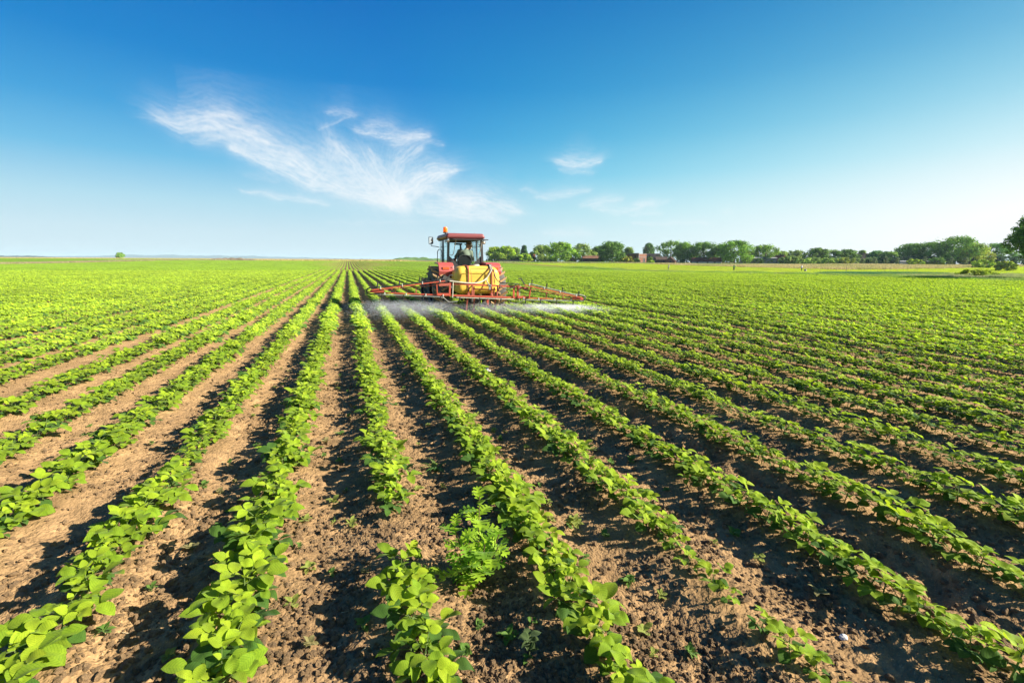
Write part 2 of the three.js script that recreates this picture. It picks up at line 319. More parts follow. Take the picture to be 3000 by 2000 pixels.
// where the leaves of one plant sit: [geometry kind, tone, matrix]
function plantLayout(seed, size = 1) {
  const r = rngOf(seed), out = [], stems = [], h = rr(0.08, 0.115, r) * size, lean = [rr(-0.15, 0.15, r), rr(-0.15, 0.15, r)], at = (y) => V(lean[0] * y, y, lean[1] * y), q = new THREE.Quaternion(), e = new THREE.Euler();
  const put = (kind, tone, p, yaw, pitch, roll, len) => { e.set(pitch, yaw, roll, 'YXZ'); out.push([kind, tone, new THREE.Matrix4().compose(p, q.setFromEuler(e), V(len, len, len))]); };
  stems.push([V(0, -0.02, 0), at(h * 0.55), 0.0035, 0.003], [at(h * 0.55), at(h), 0.003, 0.0015]);
  let yaw = r() * 6.28;
  for (const s of [0, Math.PI]) { const a = yaw + s + rr(-0.3, 0.3, r), p0 = at(h * 0.32), p = p0.clone().add(V(Math.sin(a) * 0.03, 0.012, Math.cos(a) * 0.03)); stems.push([p0, p, 0.0015, 0.0012]); put('round', 0, p, a, rr(0.05, 0.5, r), rr(-0.4, 0.4, r), rr(0.05, 0.066, r) * size); }
  const n = 4;
  for (let i = 0; i < n; i++) {
    yaw += 2.4 + rr(-0.4, 0.4, r);
    const f = 0.42 + (0.58 * i) / (n - 1), p0 = at(h * f), pl = rr(0.07, 0.11, r) * (1 - 0.2 * i) * size, el = rr(0.08, 0.5, r) + 0.1 * i, p = p0.clone().add(V(Math.sin(yaw) * Math.cos(el) * pl, Math.sin(el) * pl, Math.cos(yaw) * Math.cos(el) * pl));
    stems.push([p0, p, 0.0018, 0.0012]);
    const tone = i === 0 ? (r() < 0.6 ? 0 : 1) : i < 3 ? (r() < 0.25 ? 2 : 1) : 2, L = rr(0.066, 0.09, r) * (1 - 0.1 * i) * size, tilt = rr(-0.4, 0.3, r);
    put('leaf', tone, p.clone().add(V(Math.sin(yaw) * 0.012, 0.004, Math.cos(yaw) * 0.012)), yaw + rr(-0.2, 0.2, r), tilt + rr(-0.25, 0.25, r), rr(-0.4, 0.4, r), L);
    for (const s of [-1, 1]) put('leaf', tone, p, yaw + s * rr(1.05, 1.45, r), tilt * 0.6 + rr(-0.3, 0.3, r), rr(-0.5, 0.5, r), L * 0.92);
  }
  for (const s of [0, 1]) put('leaf', 2, at(h), yaw + 1.2 + s * 2.6, rr(-0.9, -0.4, r), rr(-0.3, 0.3, r), rr(0.03, 0.045, r) * size);
  return { out, stems, h };
}
const leaning = (a, turn) => new THREE.Quaternion().setFromAxisAngle(V(SUN_DIR.z, 0, -SUN_DIR.x).normalize(), a).multiply(new THREE.Quaternion().setFromAxisAngle(V(0, 1, 0), turn)); // soybeans turn to the sun
function stemGeo(stems, n = 5) { return tint(merge(stems.map(([a, b, r0, r1]) => rod(a, b, r0, r1, n))), [0.24, 0.33, 0.10]); }
const layouts = Array.from({ length: 12 }, (_, i) => plantLayout(300 + i, 1.1));
const protoPlants = layouts.map((L, i) => {
  const g = new THREE.Group(), r = rngOf(900 + i);
  part('stem', stemGeo(L.stems), leafMat, g);
  for (const [kind, tone, m] of L.out) { const l = part('leaf', kind === 'round' ? ROUND_LEAVES[Math.floor(r() * 2)] : LEAVES[tone][Math.floor(r() * 7)], leafMat, g); l.matrix.copy(m); l.matrix.decompose(l.position, l.quaternion, l.scale); }
  return g;
});
const bakedPlants = protoPlants.map((p) => { const list = []; p.children.forEach((c) => { c.updateMatrix(); list.push(c.geometry.clone().applyMatrix4(c.matrix)); }); return merge(list); });

// how well a row grows at z: gaps, thin stretches
function vigour(k, z) {
  let v = 0.98 + 0.16 * n2(k * 3.7, z * 0.9) + 0.12 * n2b(k * 5.1, z * 2.6);
  if (k === 0 && z > -2.64 && z < -2.12) return 0;
  if (k === 0) v *= z > -2.2 ? 0.95 : 1.06;
  if (k === 2 && z > -1.75) v *= z < -1.48 ? 0.62 : 0.72;
  if (k === 3 && z > -2.3) v *= 1.04;
  if (k === -1 || k === -3) v *= 1.05;
  if (k <= -6 || k >= 12) v *= 0.96;
  return v;
}
const ORD = ['', 'first', 'second', 'third', 'fourth', 'fifth', 'sixth', 'seventh', 'eighth', 'ninth', 'tenth', 'eleventh', 'twelfth', 'thirteenth', 'fourteenth', 'fifteenth', 'sixteenth', 'seventeenth', 'eighteenth', 'nineteenth'];
const TENS = { 2: ['twentieth', 'twenty'], 3: ['thirtieth', 'thirty'], 4: ['fortieth', 'forty'], 5: ['fiftieth', 'fifty'], 6: ['sixtieth', 'sixty'], 7: ['seventieth', 'seventy'] };
const ordinal = (n) => n < 20 ? ORD[n] : n % 10 ? `${TENS[Math.floor(n / 10)][1]}-${ORD[n % 10]}` : TENS[n / 10][0];
const rowName = (k) => k <= 0 ? `${ordinal(1 - k)} row left of the leafy weed` : `${ordinal(k)} row right of the leafy weed`;
function project(x, y, z) { const v = V(x, y, z).project(camera); return v; }
camera.updateMatrixWorld(true); camera.updateProjectionMatrix();
{
  const NEAR = 10.5, plants = [], r = rngOf(41), o = new THREE.Object3D();
  for (let k = -24; k <= 30; k++) for (let z = 0.6; z > -NEAR;) {
    const v = vigour(k, z), step = rr(0.046, 0.076, r) / Math.max(0.6, v * 0.95) * (k === 2 && z > -1.75 ? 1.35 : 1);
    z -= step;
    const x = rowX(k) + rr(-0.032, 0.032, r), zz = z + rr(-0.012, 0.012, r), d = Math.hypot(x, zz);
    const pick = Math.floor(r() * 12), turn = r() * 6.283, s = v * rr(0.74, 1.24, r), lean = rr(0.0, 0.34, r);
    if (v <= 0 || d > NEAR || d < 0.5 || (d > 2.2 && !inView(x, zz, 64))) continue;
    const p = project(x, 0.12, zz), seen = p.z < 1 && Math.abs(p.x) < 0.97 && p.y > -0.95 && p.y < 1 && (x * FWD.x + (0.12 - EYE.y) * FWD.y + zz * FWD.z) > 0.3;
    plants.push({ k, x, z: zz, d: Math.hypot(d, 1.5), pick, turn, s, lean, seen });
  }
  const shown = new Set(plants.filter((p) => p.seen).sort((a, b) => a.d - b.d).slice(0, 300)), count = new Map();
  const rest = bakedPlants.map(() => []);
  for (const p of plants.sort((a, b) => b.z - a.z)) {
    const place = (q) => { q.position.set(p.x, groundY(p.x, p.z), p.z); q.quaternion.copy(leaning(p.lean, p.turn)); q.scale.setScalar(p.s); };
    if (shown.has(p)) {
      const q = protoPlants[p.pick].clone(), n = (count.get(p.k) ?? 0) + 1; count.set(p.k, n);
      q.name = numbered('soybean_plant'); place(q); scene.add(q);
      tag(q, `${ordinal(n)} soybean plant from the near end of the ${rowName(p.k)}`, 'soybean plant', 'soybean plants at the near ends of the crop rows');
    } else { place(o); o.updateMatrix(); rest[p.pick].push(o.matrix.clone()); }
  }
  const root = tag(new THREE.Group(), 'soybean rows growing close behind the nearest plants', null, null, 'stuff'); root.name = 'soybean_crop'; scene.add(root);
  rest.forEach((list, i) => { const im = new THREE.InstancedMesh(bakedPlants[i], leafMat, list.length); list.forEach((m, j) => im.setMatrixAt(j, m)); im.name = 'foliage'; im.userData.kind = 'stuff'; im.castShadow = im.receiveShadow = true; root.add(im); });

  // farther on: the rows as stretches of 1.4 m, then as squares of four rows
  const LOW = TONES.map((t, i) => [0, 1, 2, 3, 4].map((k) => lowLeaf(500 + 10 * i + k, t)));
  const rowPiece = (seed, len, per, leaves, big) => {
    const q = rngOf(seed), list = [];
    for (let z = 0; z < len; z += per) {
      const L = plantLayout(Math.floor(q() * 1e6), 1.36), m = new THREE.Matrix4().compose(V(rr(-0.03, 0.03, q), 0, z - len / 2), leaning(rr(0.12, 0.5, q), q() * 6.28), V(1, 1, 1).multiplyScalar(rr(0.85, 1.2, q)));
      const use = leaves >= L.out.length ? L.out : L.out.slice(L.out.length - leaves);
      for (const [, tone, lm] of use) { const g = LOW[tone][Math.floor(q() * 5)].clone(); g.scale(big, big, big); list.push(g.applyMatrix4(m.clone().multiply(lm))); }
      if (leaves > 8) list.push(stemGeo([L.stems[0]], 3).applyMatrix4(m));
    }
    return merge(list);
  };
  const pieces = [1, 2, 3, 4, 5, 6, 7, 8, 9, 10].map((i) => rowPiece(7000 + i, 1.4, 0.064, 16, 1));
  const M = pieces.map(() => []), C = pieces.map(() => []);
  const fade = (x, z) => 0.92 + 0.12 * n2(x * 0.12, z * 0.09) + 0.1 * n2b(x * 0.5, z * 0.3);
  for (let k = ROW0; k <= ROW1; k++) {
    const x = rowX(k), start = Math.abs(x) < NEAR ? Math.sqrt(NEAR * NEAR - x * x) : 0;
    for (let z = -start - 0.7; z > -76; z -= 1.4) {
      if (!inView(x, z, 58) && Math.hypot(x, z) > 14) continue;
      const i = Math.floor(r() * 10), v = vigour(k, z) * rr(0.94, 1.06, r);
      o.position.set(x + rr(-0.02, 0.02, r), groundY(x, z), z); o.rotation.set(0, rr(-0.03, 0.03, r), 0); o.scale.set(v, v, 1); o.updateMatrix();
      M[i].push(o.matrix.clone()); C[i].push(fade(x, z));
    }
  }
  const mid = tag(new THREE.Group(), 'soybean rows filling the middle of the field around the tractor', null, null, 'stuff'); mid.name = 'soybean_crop_field'; scene.add(mid);
  pieces.forEach((g, i) => { const im = new THREE.InstancedMesh(g, farLeafMat, M[i].length); M[i].forEach((m, j) => { im.setMatrixAt(j, m); im.setColorAt(j, rgb(C[i][j] * 0.93, C[i][j], C[i][j])); }); im.name = 'foliage'; im.userData.kind = 'stuff'; im.castShadow = im.receiveShadow = true; mid.add(im); });
  const squares = [1, 2, 3, 4, 5, 6].map((i) => merge([0, 1, 2, 3].map((j) => rowPiece(8000 + 10 * i + j, 3, 0.09, 7, 1.25).translate((j - 1.5) * PITCH_X, 0, 0))));
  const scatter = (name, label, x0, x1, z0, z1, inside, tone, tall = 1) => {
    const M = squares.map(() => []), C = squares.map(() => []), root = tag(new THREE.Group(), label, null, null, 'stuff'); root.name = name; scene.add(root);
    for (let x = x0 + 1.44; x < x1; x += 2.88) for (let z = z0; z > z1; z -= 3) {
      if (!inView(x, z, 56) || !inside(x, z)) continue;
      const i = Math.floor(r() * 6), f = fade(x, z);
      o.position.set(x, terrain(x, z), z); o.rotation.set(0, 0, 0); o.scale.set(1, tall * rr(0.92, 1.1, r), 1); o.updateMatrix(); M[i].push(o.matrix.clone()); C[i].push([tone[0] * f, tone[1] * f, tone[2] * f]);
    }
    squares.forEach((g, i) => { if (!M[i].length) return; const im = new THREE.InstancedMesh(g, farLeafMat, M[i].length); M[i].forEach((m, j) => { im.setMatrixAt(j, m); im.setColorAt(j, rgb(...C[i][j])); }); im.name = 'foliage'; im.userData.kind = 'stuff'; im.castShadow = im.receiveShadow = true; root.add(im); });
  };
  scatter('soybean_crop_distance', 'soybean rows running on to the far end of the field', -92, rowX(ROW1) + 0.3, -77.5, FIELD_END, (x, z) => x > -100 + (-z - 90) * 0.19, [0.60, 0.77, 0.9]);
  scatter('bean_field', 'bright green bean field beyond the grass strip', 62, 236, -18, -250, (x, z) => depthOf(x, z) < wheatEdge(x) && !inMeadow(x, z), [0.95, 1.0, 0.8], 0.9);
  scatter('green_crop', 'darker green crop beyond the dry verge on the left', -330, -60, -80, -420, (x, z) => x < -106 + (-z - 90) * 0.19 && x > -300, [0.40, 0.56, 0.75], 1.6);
}

// ---------------------------------------------------------------- tractor
const M_RED = paint(0.48, 0.085, 0.07, 0.5, { clearcoat: 0.35, clearcoatRoughness: 0.35 });
const M_ROOF = paint(0.25, 0.048, 0.05, 0.55, { clearcoat: 0.3, clearcoatRoughness: 0.4 });
const M_BOOM = paint(0.46, 0.07, 0.035, 0.6);
const M_BOOM_OLD = paint(0.38, 0.085, 0.055, 0.7);
const M_DARK = paint(0.035, 0.037, 0.04, 0.6);
const M_BLACK = paint(0.018, 0.018, 0.019, 0.5);
const M_RUBBER = paint(0.10, 0.095, 0.09, 0.9);
const M_MUD = new THREE.MeshStandardMaterial({ color: rgb(1, 0.98, 0.95), map: soilMap, roughness: 1 });
const M_DUSTY = paint(0.085, 0.08, 0.075, 0.95);
const M_STEEL = new THREE.MeshStandardMaterial({ color: rgb(0.45, 0.45, 0.44), metalness: 0.8, roughness: 0.45, map: grime });
const M_GLASS = new THREE.MeshPhysicalMaterial({ color: rgb(0.82, 0.94, 0.95), transmission: 1, thickness: 0, roughness: 0.02, side: THREE.DoubleSide });
const M_YELLOW = new THREE.MeshPhysicalMaterial({ color: rgb(0.80, 0.50, 0.06), roughness: 0.5, map: grime, clearcoat: 0.15, clearcoatRoughness: 0.5 });
const M_AMBER = new THREE.MeshPhysicalMaterial({ color: rgb(0.95, 0.28, 0.01), roughness: 0.25, transmission: 0.35, thickness: 0, clearcoat: 1, emissive: rgb(0.5, 0.1, 0), emissiveIntensity: 0.25 });
const M_ORANGE = paint(0.75, 0.12, 0.02, 0.35, { clearcoat: 0.8 });
const M_HOSE = paint(0.48, 0.44, 0.36, 0.6);
const M_WHITE = paint(0.5, 0.5, 0.47, 0.6);
const M_PIPE = paint(0.2, 0.2, 0.19, 0.6);
const M_MIRROR = new THREE.MeshStandardMaterial({ color: rgb(0.8, 0.85, 0.82), metalness: 1, roughness: 0.04 });
const TX = 3.7, TZ = -14.9;
const tractor = thing('tractor', 'red farm tractor with glazed cab driving away along the crop rows', 'tractor', [TX, 0, TZ]);
function tyreGeo(R, w, rim) { // lathe about the x axis, then lugs
  const p = [[rim, -w * 0.42], [rim + 0.03, -w * 0.47], [R * 0.8, -w * 0.52], [R * 0.92, -w * 0.5], [R - 0.02, -w * 0.4], [R, -w * 0.2], [R, w * 0.2], [R - 0.02, w * 0.4], [R * 0.92, w * 0.5], [R * 0.8, w * 0.52], [rim + 0.03, w * 0.47], [rim, w * 0.42]].map(([a, b]) => new THREE.Vector2(a, b));
  return new THREE.LatheGeometry(p, 44).rotateZ(-Math.PI / 2);
}
function lugGeo(R, w, h, t) {
  const s = new THREE.Shape(); // seen from above: a slanted bar
  s.moveTo(-0.02, -t * 0.5); s.lineTo(w * 0.5, -t * 0.5 + w * 0.34); s.lineTo(w * 0.53, t * 0.75 + w * 0.34); s.lineTo(-0.02, t * 0.5);
  const g = new THREE.ExtrudeGeometry(s, { depth: h, bevelEnabled: true, bevelSize: 0.008, bevelThickness: 0.008, bevelSegments: 1 });
  return g.translate(0, 0, R - 0.02).rotateX(0);
}
function wheel(parent, name, x, R, w, rimR, z, nLugs, h) {
  const wh = new THREE.Group(); wh.name = name; wh.position.set(x, R + h * 0.5 - 0.03, z); parent.add(wh);
  part('tyre', tyreGeo(R, w, rimR), M_RUBBER, wh);
  const lug = lugGeo(R, w, h, R * 0.075), list = [];
  for (let i = 0; i < nLugs; i++) for (const s of [1, -1]) { const g = lug.clone(); if (s < 0) { g.scale(-1, 1, 1); const ix = g.index, a = g.attributes.position.array; if (!ix) for (let k = 0; k < a.length; k += 9) for (let c = 0; c < 3; c++) { const t = a[k + 3 + c]; a[k + 3 + c] = a[k + 6 + c]; a[k + 6 + c] = t; } g.computeVertexNormals(); } list.push(g.rotateX(-((i + (s < 0 ? 0.5 : 0)) / nLugs) * Math.PI * 2)); }
  list.forEach((g, i) => part('tread_lug', g, M_MUD, wh));
  const rim = [disc(rimR * 1.02, w * 0.5), new THREE.TorusGeometry(rimR, 0.025, 8, 36).rotateY(Math.PI / 2).translate(w * 0.43, 0, 0), new THREE.TorusGeometry(rimR, 0.025, 8, 36).rotateY(Math.PI / 2).translate(-w * 0.43, 0, 0)];
  part('rim', rim, M_DUSTY, wh);
  const hub = [disc(rimR * 0.32, w * 0.7, 16)]; for (let i = 0; i < 8; i++) { const a = (i / 8) * 6.283; hub.push(disc(0.018, w * 0.56, 6).translate(0, Math.cos(a) * rimR * 0.55, Math.sin(a) * rimR * 0.55)); }
  part('hub', hub, M_RED, wh);
  return wh;
}
wheel(tractor, 'rear_wheel', -0.96, 0.70, 0.5, 0.39, 0, 19, 0.06);
wheel(tractor, 'rear_wheel', 0.93, 0.70, 0.5, 0.39, 0, 19, 0.05);
wheel(tractor, 'front_wheel', -0.92, 0.49, 0.34, 0.28, -2.5, 16, 0.035);
wheel(tractor, 'front_wheel', 0.9, 0.49, 0.34, 0.28, -2.5, 16, 0.035);
function fender(s) { // s: -1 the sunless side, +1 the sunny side
  const pts = [[0.53, 1.16], [0.57, 1.3], [0.52, 1.47], [0.4, 1.55], [-0.05, 1.575], [-0.22, 1.57]], sh = new THREE.Shape();
  const inner = pts.map(([z, y]) => [z - 0.03 * Math.sign(z || 1), y - 0.035]);
  [...pts, ...inner.reverse()].forEach(([z, y], i) => (i ? sh.lineTo(z, y) : sh.moveTo(z, y)));
  const g = new THREE.ExtrudeGeometry(sh, { depth: 0.46, bevelEnabled: true, bevelSize: 0.012, bevelThickness: 0.012, bevelSegments: 2, steps: 1 }).rotateY(-Math.PI / 2).translate(s < 0 ? -0.55 : 1.02, 0, 0);
  const f = new THREE.Group(); f.name = 'fender'; tractor.add(f);
  part('fender_shell', g, M_RED, f);
  const side = new THREE.Shape(); [[0.5, 1.14], [0.53, 1.3], [0.48, 1.46], [0.36, 1.52], [-0.5, 1.5], [-0.75, 1.28], [-0.9, 0.95], [0.45, 0.8]].forEach(([z, y], i) => (i ? side.lineTo(z, y) : side.moveTo(z, y)));
  part('fender_side', new THREE.ExtrudeGeometry(side, { depth: 0.02, bevelEnabled: false }).rotateY(-Math.PI / 2).translate(s < 0 ? -0.53 : 0.55, 0, 0), M_RED, f);
  const lx = s < 0 ? -0.80 : 0.83;
  part('tail_light', box(0.215, 0.085, 0.035, lx, 1.395, 0.565, 0.012).rotateX(0), M_ORANGE, f);
  part('reflector', box(0.03, 0.03, 0.02, lx + 0.2, 1.43, 0.56, 0.005), M_STEEL, f);
}
fender(-1); fender(1);
// chassis under the cab
part('transmission_housing', [box(0.36, 0.42, 1.9, 0, 0.72, -0.85, 0.04), box(0.5, 0.5, 0.5, 0, 0.74, 0, 0.06), disc(0.14, 1.5, 16).translate(0, 0.69, 0), disc(0.09, 1.6, 12).translate(0, 0.5, -2.5)], M_DUSTY, tractor);
part('linkage_arm', [bar(V(-0.32, 0.55, 0.1), V(-0.36, 0.42, 0.85), 0.05, 0.07), bar(V(-0.36, 0.42, 0.8), V(-0.34, 0.92, 0.35), 0.035)], M_DARK, tractor);
part('linkage_arm', [bar(V(0.32, 0.55, 0.1), V(0.36, 0.42, 0.85), 0.05, 0.07), bar(V(0.36, 0.42, 0.8), V(0.34, 0.92, 0.35), 0.035)], M_DARK, tractor);
part('drawbar', [box(0.09, 0.05, 0.8, 0, 0.36, 0.3, 0.01), box(0.3, 0.3, 0.06, 0, 0.5, 0.28, 0.02)], M_DARK, tractor);
part('hood', [box(0.62, 0.62, 1.75, 0, 1.16, -2.55, 0.1)], M_RED, tractor);
part('grille', box(0.5, 0.5, 0.05, 0, 1.12, -3.44, 0.02), M_BLACK, tractor);
part('exhaust_pipe', [rod(V(0.33, 1.4, -2.2), V(0.33, 2.25, -2.2), 0.035), rod(V(0.33, 1.5, -2.2), V(0.33, 1.95, -2.2), 0.06)], M_BLACK, tractor);
// cab
const CW = 0.62, CX = 0.03, ZR = -0.25, ZB = -1.0, ZF = -1.78, Y0 = 1.46, Y1 = 2.34;
for (const s of [-1, 1]) {
  part('cab_pillar', bar(V(CX + s * (CW - 0.02), Y0 - 0.1, ZR), V(CX + s * (CW - 0.06), Y1, ZR), 0.055, 0.075), M_DARK, tractor);
  part('cab_pillar', bar(V(CX + s * (CW + 0.01), Y0 - 0.35, ZB), V(CX + s * (CW - 0.03), Y1, ZB), 0.04, 0.05), M_BLACK, tractor);
  part('cab_pillar', bar(V(CX + s * (CW - 0.08), Y0 - 0.3, ZF), V(CX + s * (CW - 0.1), Y1, ZF + 0.08), 0.045, 0.06), M_BLACK, tractor);
  part('side_window', box(0.008, Y1 - Y0 - 0.04, ZR - ZB - 0.09, CX + s * (CW - 0.025), (Y0 + Y1) / 2, (ZR + ZB) / 2), M_GLASS, tractor);
  part('door_window', box(0.008, Y1 - Y0 - 0.04, ZB - ZF - 0.1, CX + s * (CW - 0.04), (Y0 + Y1) / 2, (ZB + ZF) / 2), M_GLASS, tractor);
  part('cab_side_panel', [box(0.05, 0.46, 1.5, CX + s * (CW - 0.01), Y0 - 0.23, -1.03, 0.015), box(0.06, 0.1, 0.66, CX + s * (CW - 0.01), Y0 + 0.05, ZR - 0.36, 0.01)], M_DARK, tractor);
  const tri = new THREE.Shape(); tri.moveTo(0, 0); tri.lineTo(-s * 0.34, 0); tri.lineTo(0, 0.34);
  part('corner_panel', new THREE.ExtrudeGeometry(tri, { depth: 0.012, bevelEnabled: false }).translate(CX + s * (CW - 0.05), Y0 + 0.02, ZR - 0.006), M_DARK, tractor);
}
part('cab_rear_panel', [box(1.16, 0.42, 0.05, CX, Y0 - 0.2, ZR, 0.015), box(1.15, 0.035, 0.05, CX, Y1 - 0.02, ZR + 0.005)], M_DARK, tractor);
part('cab_floor', box(1.18, 0.05, 1.5, CX, 1.1, -1.0), M_DARK, tractor);
part('windscreen', box(1.0, Y1 - Y0 - 0.1, 0.008, CX, (Y0 + Y1) / 2, ZF + 0.03), M_GLASS, tractor);
part('windscreen_frame', box(1.02, 0.06, 0.05, CX, Y1 - 0.03, ZF + 0.05), M_BLACK, tractor);
part('windscreen_frame', box(1.02, 0.06, 0.05, CX, Y0 - 0.02, ZF), M_BLACK, tractor);
{ // roof: a low rounded shell, deeper at its rear corners
  const g = new RoundedBoxGeometry(1.33, 0.17, 1.78, 5, 0.075), p = g.attributes.position;
  for (let i = 0; i < p.count; i++) { const x = p.getX(i), y = p.getY(i), z = p.getZ(i), e = Math.max(Math.abs(x) / 0.665, Math.abs(z) / 0.89); p.setY(i, y + (y > 0 ? 0.035 * (1 - e * e) : 0)); p.setX(i, x * (y > 0 ? 0.965 : 1)); }
  g.computeVertexNormals();
  part('roof', g.translate(CX, 2.435, -1.02), M_ROOF, tractor);
  part('roof_lining', box(1.22, 0.03, 1.6, CX, 2.335, -1.02, 0.01), M_DARK, tractor);
  part('roof_bolt', rod(V(CX + 0.36, 2.52, -0.3), V(CX + 0.36, 2.555, -0.3), 0.012), M_STEEL, tractor);
}
{ // rear window, swung up under the roof edge
  const w = new THREE.Group(); w.name = 'rear_window'; w.position.set(CX + 0.03, 2.325, ZR + 0.03); w.rotation.x = 0.035; tractor.add(w);
  part('window_frame', [box(1.16, 0.025, 0.03, 0, 0, 0.0), box(1.16, 0.028, 0.035, 0, 0, 0.62), box(0.03, 0.024, 0.59, -0.565, 0, 0.31), box(0.03, 0.024, 0.59, 0.565, 0, 0.31)], M_DARK, w);
  part('pane', box(1.1, 0.006, 0.58, 0, 0, 0.31), new THREE.MeshPhysicalMaterial({ color: rgb(0.5, 0.6, 0.58), transmission: 1, thickness: 0, roughness: 0.05 }), w);
  part('window_stay', hose([V(-0.42, -0.02, 0.35), V(-0.44, -0.25, 0.2), V(-0.47, -0.5, 0.04), V(-0.56, -0.51, 0.0)], 0.011), M_HOSE, w);
  part('window_stay', hose([V(0.47, -0.02, 0.3), V(0.46, -0.25, 0.18), V(0.44, -0.5, 0.03), V(0.48, -0.54, 0.0)], 0.011), M_HOSE, w);
}
for (const s of [-1, 1]) {
  const l = new THREE.Group(); l.name = 'work_lamp'; l.position.set(CX + s * 0.605, s < 0 ? 2.285 : 2.245, ZR + 0.12); l.rotation.x = 0.15; tractor.add(l);
  part('lamp_body', [new THREE.CylinderGeometry(0.062, 0.045, 0.08, 20).rotateX(Math.PI / 2), rod(V(0, 0.05, -0.02), V(0, 0.13, -0.06), 0.012)], M_BLACK, l);
  part('lamp_lens', new THREE.SphereGeometry(0.055, 18, 8, 0, 6.283, 0, 1.1).rotateX(Math.PI / 2).translate(0, 0, 0.018), new THREE.MeshPhysicalMaterial({ color: rgb(0.75, 0.75, 0.68), roughness: 0.15, metalness: 0.5, clearcoat: 1 }), l);
}
{
  const b = new THREE.Group(); b.name = 'beacon'; b.position.set(CX - 0.56, 2.555, -0.75); tractor.add(b);
  part('beacon_base', [rod(V(0, -0.12, 0), V(0, 0.02, 0), 0.02), new THREE.CylinderGeometry(0.075, 0.078, 0.03, 24).translate(0, 0.015, 0)], M_BLACK, b);
  part('beacon_lens', new THREE.LatheGeometry([[0, 0.03], [0.074, 0.03], [0.072, 0.15], [0.066, 0.185], [0.05, 0.2], [0, 0.203]].map(([a, c]) => new THREE.Vector2(a, c)), 28), M_AMBER, b);
  part('beacon_cable', hose([V(0.0, -0.02, 0.06), V(-0.02, -0.14, 0.12), V(0.02, -0.22, 0.1), V(0.1, -0.26, 0.14)], 0.01), M_BLACK, b);
}
for (const s of [-1, 1]) {
  const m = new THREE.Group(); m.name = 'mirror'; m.position.set(CX + s * 0.60, 2.1, ZF + 0.1); tractor.add(m);
  part('mirror_arm', hose([V(0, 0, 0), V(s * 0.06, 0.02, 0), V(s * 0.17, 0.035, 0.02), V(s * 0.29, 0.06, 0.03), V(s * 0.3, 0.12, 0.03)], 0.012), M_BLACK, m);
  part('mirror_housing', box(0.165, 0.25, 0.045, s * 0.30, 0.24, 0.02, 0.02), M_BLACK, m);
  part('mirror_glass', box(0.135, 0.215, 0.006, s * 0.30, 0.24, 0.0455).rotateY(0), M_MIRROR, m);
  part('grab_rail', hose([V(s * 0.0, -0.62, -0.08), V(s * 0.06, -0.56, -0.06), V(s * 0.06, -0.3, -0.05), V(s * 0.05, -0.12, -0.04), V(s * -0.01, -0.06, -0.02)], 0.014), M_BLACK, tractor).position.copy(m.position);
}
// inside the cab
part('dashboard', [box(0.6, 0.34, 0.25, CX - 0.05, 1.36, -1.6, 0.04)], M_BLACK, tractor);
part('steering_wheel', [new THREE.TorusGeometry(0.19, 0.016, 8, 28).rotateX(Math.PI / 2 - 0.5).translate(-0.06, 1.62, -1.42), rod(V(-0.06, 1.62, -1.42), V(-0.06, 1.4, -1.55), 0.025), bar(V(-0.24, 1.62, -1.42), V(0.12, 1.62, -1.42), 0.02)], M_BLACK, tractor);
part('cab_wiper', [box(0.3, 0.06, 0.06, 0.12, 2.23, ZF + 0.12, 0.02), rod(V(0.18, 2.22, ZF + 0.1), V(0.36, 1.85, ZF + 0.1), 0.012)], M_BLACK, tractor);
{
  const s = new THREE.Group(); s.name = 'seat'; s.position.set(0.12, 0, -0.9); tractor.add(s);
  const back = new RoundedBoxGeometry(0.52, 0.4, 0.11, 4, 0.05), p = back.attributes.position;
  for (let i = 0; i < p.count; i++) { const x = p.getX(i), y = p.getY(i); p.setZ(i, p.getZ(i) - 0.9 * x * x); if (y > 0) p.setX(i, x * (1 - 0.55 * y)); }
  back.computeVertexNormals();
  part('backrest', back.rotateX(0.12).translate(0, 1.62, 0.16), M_BLACK, s);
  part('cushion', box(0.5, 0.11, 0.48, 0, 1.38, -0.1, 0.05), M_BLACK, s);
  part('backrest_rim', hose([V(-0.25, 1.56, 0.14), V(-0.2, 1.75, 0.2), V(-0.1, 1.815, 0.21), V(0.1, 1.815, 0.21), V(0.2, 1.75, 0.2), V(0.26, 1.56, 0.14)], 0.016), M_DUSTY, s);
  part('seat_post', box(0.3, 0.22, 0.3, 0, 1.22, -0.1, 0.03), M_DARK, s);
}

